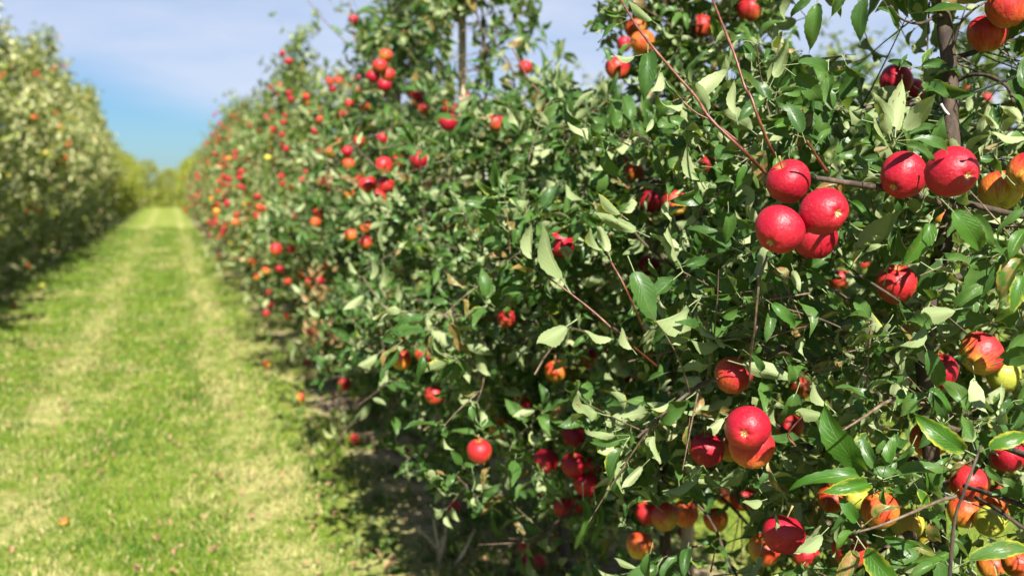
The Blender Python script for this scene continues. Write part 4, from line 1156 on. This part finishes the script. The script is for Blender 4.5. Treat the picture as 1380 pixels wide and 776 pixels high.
hero_shoot_leaves = {}
for (pts, r0, r1, mat, k, nm) in HB:
    P_ = [at(*p) for p in pts]
    sp = smooth_path(P_, 5)
    root = trees[k]
    sp = [p - root.location for p in sp]
    n_ = len(sp)
    rr = random.Random(n_ * 3 + int(pts[0][0]))
    rad = [(r0 + (r1 - r0) * i / (n_ - 1)) * (.001 if nm == 'trunk' else .00084) * rr.uniform(.92, 1.1) for i in range(n_)]
    o = link(nm, Tubes().add(sp, rad, 10).mesh(nm, M[mat]), root)
    if mat == 'twig' and nm == 'shoot' and r1 > 3.3: o['label'] = 'long reddish brown young shoot'
for h in HL:
    x0, y0, x1, y1, wf, side, mk, k, ti_, ob, ot = h
    base_d = dd((x0 + x1) / 2)
    p0, p1 = at(x0, y0, base_d + ob), at(x1, y1, base_d + ot)
    # tilt some tips towards or away from the viewer
    D = (p1 - p0); ln = D.length; D.normalize()
    r = random.Random(int(x0 * 13 + y0))
    v = (cam.location - p0).normalized()
    nn = (v * 1.0 + Vector((0, 0, .35)) + rvec(r) * .38) * (1 if side == 't' else -1)
    nn = nn - D * nn.dot(D); nn.normalize()
    S = nn.cross(D)
    Lc = ln / {0: 1.27, 1: 1.20, 2: 1.08, 3: 1.24, 4: 1.25}[ti_]
    o = link('leaf', hero_mesh(ti_, mk), trees[k])
    wf *= 0.94
    m = Matrix.Identity(4)
    for i in range(3):
        m[i][0] = D[i] * Lc; m[i][1] = S[i] * Lc * wf; m[i][2] = nn[i] * Lc; m[i][3] = p0[i] - trees[k].location[i]
    o.matrix_basis = m
    if mk == 3: o['label'] = 'green leaf with yellowed edges'
    elif mk == 4: o['label'] = 'curled brown dying leaf'

gd = TreeGeo(); rd = random.Random(3)
for cx, cy, n_ in ((428, 385, 26), (432, 415, 22), (424, 448, 30), (440, 442, 16), (455, 238, 14)):
    for j in range(n_):
        p = at(cx + rd.gauss(0, 8), cy + rd.gauss(0, 9), 5.25 + rd.uniform(-.05, .2)) - trees[4].location
        gd.leaf(p, Vector((0, 0, -.6)) + rvec(rd), rvec(rd), rd.uniform(.05, .08))
P, D, Nn, L = gd.arrays()
o = tag(link('dry_leaves', leaves_mesh('dry_leaves', P, D, Nn, L, np.ones(len(P)), np.random.default_rng(2).integers(0, 8, len(P)), MID_T, M['leaf_brown']), trees[4]), 'rusty brown dead leaves', kind='stuff')

# ------------------------------------------------------------------ variants for the rest of the rows
def variant(seed, H, mat, lsize, spacing, rscale, templates, nb=20, shoots=18, leader=6, density=1.0, wide=1.0, ps=1.0, zb=.60):
    g = gen_tree(seed, H=H, nb=nb, shoots=shoots, lsize=lsize, spacing=spacing, rscale=rscale, leader_shoots=leader, density=density, wide=wide, ps=ps, zb=zb)
    P, D, Nn, L = g.arrays()
    rng = np.random.default_rng(seed)
    Wd = rng.uniform(.85, 1.2, len(P)); ti = rng.integers(0, len(templates), len(P))
    crown = leaves_mesh('crown', P, D, Nn, L, Wd, ti, templates, mat)
    tpts, tr_ = g.trunk
    trunk = Tubes().add(tpts, tr_, 8).mesh('trunk', M['bark'])
    br = twig_mesh('branches', g.branches, M['bark_old'], 5, 2)
    return dict(g=g, crown=crown, trunk=trunk, branches=br)
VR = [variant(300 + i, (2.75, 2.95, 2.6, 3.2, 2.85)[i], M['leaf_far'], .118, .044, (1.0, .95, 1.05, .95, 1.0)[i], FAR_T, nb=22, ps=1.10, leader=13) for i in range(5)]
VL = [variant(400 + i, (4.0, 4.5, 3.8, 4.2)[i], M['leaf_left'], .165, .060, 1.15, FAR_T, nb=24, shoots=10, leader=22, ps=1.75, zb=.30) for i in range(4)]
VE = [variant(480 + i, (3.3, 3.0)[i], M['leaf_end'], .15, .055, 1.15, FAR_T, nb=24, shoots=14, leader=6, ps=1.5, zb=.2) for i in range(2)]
def put_tree(v, loc, rz, s, label, group, full=True):
    root = link('apple_tree', None, None, loc)
    root.rotation_euler = (0, 0, rz); root.scale = (s[0], s[0], s[1])
    tag(root, label, 'apple tree', group)
    link('trunk', v['trunk'], root)
    tag(link('crown', v['crown'], root), kind='stuff')
    if full: tag(link('branches', v['branches'], root), kind='stuff')
    return root
rr = random.Random(77)
right_far = []
y = 8.2; k = 6
far_labels_r = {6: 'seventh apple tree of the right row, red apples down to its rusty brown leaves', 7: 'eighth apple tree of the right row, just before the dry leaf patch',
 8: 'ninth apple tree of the right row, with many red apples facing the alley', 9: 'tenth apple tree of the right row, blurred, with upright shoots',
 10: 'eleventh apple tree of the right row, blurred', 11: 'twelfth apple tree of the right row beside the thin dark stake', 12: 'thirteenth apple tree of the right row beyond the thin dark stake'}
while y < 73:
    lab = far_labels_r.get(k)
    if lab is None:
        lab = (ORD[k] + ' apple tree of the right row, blurred, past the thin dark stake' if k < len(ORD) else 'tiny blurred apple tree near the far end of the right row')
    v = VR[rr.randrange(5)] if y < 50 else VE[k % 2]
    if y >= 50: lab = 'yellow-green apple tree closing the far end of the right row'
    t = put_tree(v, (ROW_R + rr.uniform(-.06, .06), y, 0), rr.uniform(0, 6.28), (rr.uniform(.84, 1.08), rr.uniform(.84, 1.14) * (1.0 if y > 11 else .93)), lab, 'apple trees in the right-hand row', y < 25)
    right_far.append((t, v, k, y))
    y += 1.1 + rr.uniform(-.08, .08); k += 1
left = []
y = 7.0; k = 0
while y < 73:
    if y < 16: lab = ['pale apple tree', 'tall apple tree', 'bushy apple tree', 'broad apple tree', 'dense apple tree', 'upright apple tree', 'leafy apple tree', 'full apple tree', 'pale apple tree'][min(k, 8)] + ', ' + ORD[min(k, 15)] + ' from the viewer in the left row'
    elif k < len(ORD): lab = 'blurred tall apple tree, ' + ORD[k] + ' from the viewer in the left row'
    else: lab = 'small blurred apple tree towards the far end of the left row'
    v = VL[rr.randrange(4)] if y < 46 else VE[k % 2]
    if y >= 46: lab = 'yellow-green apple tree closing the far end of the left row'
    t = put_tree(v, (ROW_L + rr.uniform(-.08, .08), y, 0), rr.uniform(0, 6.28), (rr.uniform(.95, 1.18), rr.uniform(.88, 1.12) * (1.12 if y < 19 else 1.18)), lab, 'apple trees in the left-hand row', y < 20)
    left.append((t, v, k, y))
    y += 1.1 + rr.uniform(-.1, .1); k += 1
back = []
y = 3.6; k = 0
while y < 30:
    v = VR[rr.randrange(5)]
    t = put_tree(v, (ROW_R2 + rr.uniform(-.08, .08), y, 0), rr.uniform(0, 6.28), (1.1, rr.uniform(.98, 1.1)), ('blurred apple tree, ' + ORD[k] + ' of the next row, seen past the near trees'), 'apple trees in the next row to the right', False)
    back.append((t, v, k, y)); y += 1.15; k += 1

# far end of the alley: round yellow-green trees closing the view
def round_tree(loc, w_, h_, seed, label):
    r = random.Random(seed)
    g = TreeGeo()
    for i in range(330):
        a = r.uniform(0, 6.28); zz = r.random() ** 1.1
        rad = w_ / 2 * math.sin(PI * (.30 + .68 * zz)) ** .6 * r.uniform(.55, 1.0)
        c = Vector((rad * math.cos(a), rad * math.sin(a), h_ * (.02 + .96 * zz)))
        for j in range(16):
            g.leaf(c + rvec(r) * .13, rvec(r), Vector((0, 0, .8)) + rvec(r), r.uniform(.09, .15))
    P, D, Nn, L = g.arrays(); rng = np.random.default_rng(seed)
    root = link('broadleaf_tree', None, None, loc)
    tag(root, label, 'tree', 'trees closing the far end of the alley')
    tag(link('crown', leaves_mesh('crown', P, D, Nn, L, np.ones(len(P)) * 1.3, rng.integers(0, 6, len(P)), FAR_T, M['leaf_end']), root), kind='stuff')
    link('trunk', Tubes().add([(0, 0, 0), (.03, .02, h_ * .4), (0, 0, h_ * .8)], [.12, .08, .03], 8).mesh('trunk', M['bark']), root)
for i, (X, Y, w_, h_, lab) in enumerate([
 (-3.0, 77, 3.4, 3.9, 'yellow-green round tree left of the alley mouth'), (-1.5, 78, 2.9, 3.4, 'low yellow-green tree just left of the notch of sky'),
 (0.1, 79, 2.6, 2.8, 'lowest yellow-green tree right under the notch of sky'), (1.6, 77, 3.0, 3.6, 'yellow-green tree right of the notch of sky'), (3.2, 76, 3.4, 3.9, 'yellow-green tree behind the end of the right row')]):
    round_tree((X, Y, 0), w_, h_, 600 + i, lab)

# ------------------------------------------------------------------ scattered apples
ra = random.Random(4)
count = [len(APP)]
stuff = {k: [] for k in AK}
CAMV = Vector((0, 0, CAM_H))
def crown_points(root, g, n, rnd, outward=.03, face=None):
    """points at the outer twigs on the side that faces the viewer"""
    out = []; tries = 0
    M_ = Matrix.LocRotScale(root.location, root.rotation_euler, root.scale)
    while len(out) < n and tries < n * 60:
        tries += 1
        tw = g.twigs[rnd.randrange(len(g.twigs))]
        p = tw[0][-1] if rnd.random() < .5 else tw[0][len(tw[0]) // 2]
        rad = Vector((p.x, p.y, 0))
        if rad.length < .5 * prof(min(p.z, 3.1)): continue
        q = M_ @ p
        to = (CAMV - q); to.z = 0; to.normalize()
        rw = (q - root.location); rw.z = 0
        if rw.length < 1e-3 or rw.normalized().dot(face or to) < (.45 if face else .15): continue
        q = q + rw.normalized() * outward + to * .03
        out.append(q)
    return out
def scatter(root, g, n, rnd, kinds, group, labeler, maxobj, hi=False, face=None):
    for q in crown_points(root, g, n, rnd, .09, face):
        m = rnd.choice((1, 1, 1, 2, 2, 3))
        for j in range(m):
            c = q + Vector((rnd.uniform(-.05, .05), rnd.uniform(-.05, .05), -.05 - .05 * j)) * (1 if j else .6)
            if j: c += Vector((rnd.choice((-.045, .045)), rnd.choice((-.04, .04)), 0))
            x, y_, d = project([list(c)])
            x, y_, d = x[0], y_[0], d[0]
            if not (-10 < x < 1390 and -10 < y_ < 786 and d > 2.4): continue
            if any(abs(x - a[0]) < a[2] + 12 and abs(y_ - a[1]) < a[2] + 12 and d < a[3] + .1 for a in hero_c): continue
            kind = rnd.choices(list(kinds), list(kinds.values()))[0]
            rad = rnd.uniform(.032, .038)
            sd = Vector((rnd.uniform(-.4, .4), rnd.uniform(-.4, .4), 1))
            if count[0] < maxobj:
                count[0] += 1
                put_apple(c, rad, kind, sd, sun_dir, labeler(kind, c), group, hi=False, parts=d < 6)
            else:
                stuff[kind].append((c, rad))
def hword(z): return 'low' if z < .9 else ('at mid height' if z < 1.6 else ('high' if z < 2.2 else 'at the very top'))
FR, FL = Vector((-.85, -.53, 0)), Vector((.85, -.53, 0))
K_R = {'crimson': .28, 'red': .42, 'orange': .25, 'yellow': .05}
def lab_near(k):
    def f(kind, c):
        side = 'alley' if c.x < ROW_R - .35 else 'trunk'
        return f'{COLOR_WORD[kind]} apple {hword(c.z)} on the {side} side of the {ORD[k]} right-row tree'
    return f
for k in range(2, 6):
    scatter(trees[k], near_geo[k], (0, 0, 12, 20, 22, 24)[k], ra, K_R, 'apples further along the right row', lab_near(k), 215)
for (t, v, k, yy) in right_far[:9]:
    scatter(t, v['g'], 15, ra, K_R, 'apples further along the right row', lab_near(min(k, 15)), 252, face=FR)
for (t, v, k, yy) in left[:14]:
    if yy < 10: continue
    scatter(t, v['g'], 4, ra, {'red': .15, 'orange': .55, 'yellow': .3}, 'apples on the left row',
            lambda kind, c: f'blurred {COLOR_WORD[kind]} apple {hword(c.z)} in the left row', 272, face=FL)
for (t, v, k, yy) in back[:9]:
    scatter(t, v['g'], 4, ra, K_R, 'apples in the next row', lambda kind, c: f'blurred {COLOR_WORD[kind]} apple {hword(c.z)} in the next row', 284)
for (t, v, k, yy) in [a for a in right_far[9:] if a[3] < 50]:
    scatter(t, v['g'], 14 if yy < 35 else 5, ra, K_R, '', lambda kind, c: '', 0, face=FR)
for (t, v, k, yy) in [a for a in left[14:] if a[3] < 46]:
    scatter(t, v['g'], 3, ra, {'red': .2, 'orange': .4, 'yellow': .4}, '', lambda kind, c: '', 0, face=FL)
# the far apples beyond the 300 nearest: one object per pass, real little fruit
sv_, sf_, smi = [], [], []
mats = list(AK)
for mi, kd in enumerate(mats):
    me = LO[kd][0]
    bv = [tuple(v.co) for v in me.vertices]; bf = [tuple(p.vertices) for p in me.polygons]
    for (c, rad) in stuff[kd]:
        o_ = len(sv_)
        sv_ += [(c.x + a * rad, c.y + b_ * rad, c.z + d_ * rad) for a, b_, d_ in bv]
        sf_ += [tuple(i + o_ for i in f) for f in bf]; smi += [mi] * len(bf)
me = mesh_pd('far_apples', sv_, sf_, None)
for kd in mats: me.materials.append(AK[kd])
me.polygons.foreach_set('material_index', smi)
tag(link('far_apples', me), 'tiny blurred apples in the far stretches of both rows', 'apples', None, 'stuff')

# fruit that would share a label are told apart by their order in height
same = {}
for o in COL.objects:
    if o.get('category') == 'apple': same.setdefault(o['label'], []).append(o)
NUM = {2: 'two', 3: 'three', 4: 'four', 5: 'five', 6: 'six', 7: 'seven', 8: 'eight', 9: 'nine', 10: 'ten', 11: 'eleven', 12: 'twelve', 13: 'thirteen', 14: 'fourteen'}
for lab, os_ in same.items():
    n_ = len(os_)
    if n_ == 1 or n_ > 14: continue
    os_.sort(key=lambda o: -o.matrix_world.translation.z)
    short = lab.replace(' apple ', ' apples ').replace('on the alley side of the', 'on alley side,').replace('on the trunk side of the', 'on trunk side,')
    for i, o in enumerate(os_):
        word = 'highest' if i == 0 else ('lowest' if i == n_ - 1 else ORD[i] + ' highest')
        o['label'] = f'{word} of {NUM[n_]} {short}'

# ------------------------------------------------------------------ fallen apples
def ground_pt(px, py):
    d = (cr @ Vector(((px - 690) / FPX, -(py - 388) / FPX, -1)))
    t = -CAM_H / d.z
    return Vector((d.x * t, d.y * t, 0))
for i, (px, py, dia, kind, lab) in enumerate([
 (755, 733, .072, 'red', 'fallen red apple lying in grass right of the leaning trunk'),
 (727, 761, .072, 'red', 'fallen red apple lying left of the foot of the leaning trunk'),
 (704, 763, .066, 'crimson', 'dark fallen apple in shade at the left of the leaning trunk'),
 (706, 745, .07, 'red', 'fallen red apple upright against the shaded foot of the tree'),
 (478, 604, .075, 'red', 'fallen red apple at the shady grass edge under pale leaves'),
 (550, 618, .07, 'crimson', 'fallen crimson apple on bare soil beneath the foliage skirt'),
 (405, 548, .07, 'orange', 'fallen orange apple on the mown grass left of the shade'),
 (360, 500, .07, 'orange', 'fallen orange apple on the edge of the straw track'),
 (413, 497, .075, 'red', 'fallen red apple on bare earth under the dry leaf patch'),
 (86, 697, .040, 'orange', 'small orange-red windfall alone in the grass at lower left'),
 (24, 389, .08, 'yellow', 'yellow windfall in the grass by the left row, nearest the dark skirt'),
 (57, 390, .07, 'yellow', 'pale yellow windfall right of another by the left row'),
 (20, 415, .07, 'orange', 'orange windfall lower down by the left row'),
 (612, 690, .07, 'red', 'fallen red apple on litter behind dry stalks'),
 ]):
    p = ground_pt(px, py)
    p.z = gheight(p.x, p.y) + dia * .44
    r = random.Random(i + 50)
    put_apple(p, dia / 2, kind, Vector((r.uniform(-1, 1), r.uniform(-1, 1), r.uniform(-.2, .8))), sun_dir, lab, 'fallen apples', hi=False, parts=p.y < 6, name='fallen_apple')

# ------------------------------------------------------------------ posts, cane, stakes, wires, ties
def post(name, px_top, py_top, Y, X, rad, z1, mat, label, cat, lean=(0, 0), sides=10):
    T = Tubes().add([(0, 0, -.02), (lean[0] * .5, lean[1] * .5, z1 * .5), (lean[0], lean[1], z1 - .006), (lean[0], lean[1], z1)], [rad * 1.03, rad, rad * .97, rad * .86], sides)
    o = link(name, T.mesh(name, M[mat]), None, (X, Y, 0))
    return tag(o, label, cat)
post('wooden_cane', 0, 0, 5.05, 1.44, .022, 2.75, 'post', 'slim pale wooden cane standing up out of the row against the sky', 'cane', (.02, 0))
post('wooden_post', 0, 0, 6.55, 1.42, .050, 2.42, 'post_brown', 'reddish brown wooden post under a bunch of red apples', 'post')
post('metal_stake', 0, 0, 13.6, 1.36, .020, 2.95, 'wire', 'thin dark stake rising above the far part of the right row', 'stake')
post('wooden_stake', 0, 0, 3.22, 1.80, .024, 1.45, 'post', 'short pale wooden stake under the near trees at bottom centre', 'stake')
for z, lab in ((1.74, 'upper trellis wire running along the right row'), (0.98, 'lower trellis wire running along the right row')):
    T = Tubes().add([(ROW_R + .02, 2.1 if z > 1.5 else .4, z), (ROW_R + .02, 20, z - .01), (ROW_R + .02, 70, z)], [.0016] * 3, 5)
    tag(link('trellis_wire', T.mesh('trellis_wire', M['wire'])), lab, 'wire', 'trellis wires')
T = Tubes().add(smooth_path([at(1440, 74, 1.62), at(1380, 99, 1.68), at(1320, 122, 1.76), at(1278, 137, 1.82), at(1230, 141, 1.95)], 4), [.0022] * 17, 6)
tag(link('guy_wire', T.mesh('guy_wire', M['wire'])), 'dark wire slanting down from the right edge to the nearest trunk', 'wire')
root = link('string_tie', None, None, at(1280, 150, 1.83))
tag(root, 'pale string tied around the nearest trunk below the wire', 'string')
loop = [Vector((math.cos(a) * .0185, math.sin(a) * .0185, .012 * math.sin(a * 1.5) + k * .0015)) for k, a in enumerate([i * PI / 6 for i in range(25)])]
link('loop', Tubes().add(loop, [.0022] * len(loop), 5).mesh('loop', M['tie']), root)
o0 = at(1280, 150, 1.83)
link('loose_end', Tubes().add(smooth_path([at(1268, 140, 1.80) - o0, at(1274, 150, 1.80) - o0, at(1282, 158, 1.80) - o0, at(1288, 168, 1.80) - o0, at(1292, 180, 1.80) - o0], 3), [.0026] * 13, 5).mesh('loose_end', M['tie']), root)
T = Tubes().add(smooth_path([at(661, 208, 3.9), at(656, 222, 3.88), at(655, 242, 3.87)], 4), [.006] * 9, 6)
tag(link('plastic_tie', T.mesh('plastic_tie', M['white'])), 'short curved white plastic tie on a twig at upper centre', 'tie')
# dry stalks in the gap under the canopy
for i, (x0, y0, x1, y1) in enumerate([(600, 745, 563, 711), (592, 752, 584, 700), (594, 750, 602, 695), (590, 756, 596, 722), (612, 758, 640, 712)]):
    p0 = ground_pt(x0, y0 + 8); dpt = project([list(p0)])[2][0]
    p1 = at(x1, y1, dpt - .05)
    if i == 0:
        stalk = link('dry_stalks', None, None, p0); tag(stalk, 'tuft of straw coloured dry stalks on the soil under the canopy', 'dry stalks'); s0 = p0.copy()
    link('stalk', Tubes().add([p0 - s0, p0.lerp(p1, .5) + Vector((.006, 0, 0)) - s0, p1 - s0], [.008, .006, .003], 6).mesh('stalk', M['straw']), stalk)

# litter under the rows: dead leaves, and green weeds
rl = random.Random(9)
gL = TreeGeo(); gW = TreeGeo()
for i in range(3600):
    row = rl.random()
    X = (ROW_R + rl.gauss(0, .33)) if row < .7 else (ROW_L + rl.gauss(0, .4))
    Y = 2.6 + rl.random() ** 1.6 * 26
    if i % 5 == 0: X = rl.uniform(-2.2, 1.0); Y = 3 + rl.random() * 9
    gL.leaf((X, Y, (.03 if i % 5 == 0 else 0) + gheight(X, Y) + .012), (rl.gauss(0, 1), rl.gauss(0, 1), rl.gauss(0, .2)), Vector((0, 0, 1)) + rvec(rl) * .4, rl.uniform(.03, .045 if i % 5 == 0 else .07))
for i in range(520):
    X = rl.uniform(.7, 1.9); Y = 3 + rl.random() ** 1.5 * 14
    for j in range(rl.randint(4, 9)):
        a = rl.uniform(0, 6.28)
        gW.leaf((X + rl.gauss(0, .03), Y + rl.gauss(0, .03), gheight(X, Y)), (math.cos(a), math.sin(a), rl.uniform(.3, 1.4)), Vector((-math.cos(a), -math.sin(a), 1.5)), rl.uniform(.04, .09))
for g_, nm, mt, lab, cat in ((gL, 'leaf_litter', 'dead_leaf', 'brown dead leaves littering the bare soil under the rows', 'leaf litter'), (gW, 'weeds', 'leaf_fresh', 'low green weeds along the bare strip under the right row', 'weeds')):
    P, D, Nn, L = g_.arrays()
    mt = M[mt] if nm == 'leaf_litter' else M['leaf_far']
    tag(link(nm, leaves_mesh(nm, P, D, Nn, L, np.ones(len(P)), np.random.default_rng(1).integers(0, 6, len(P)), FAR_T, mt)), lab, cat, None, 'stuff')
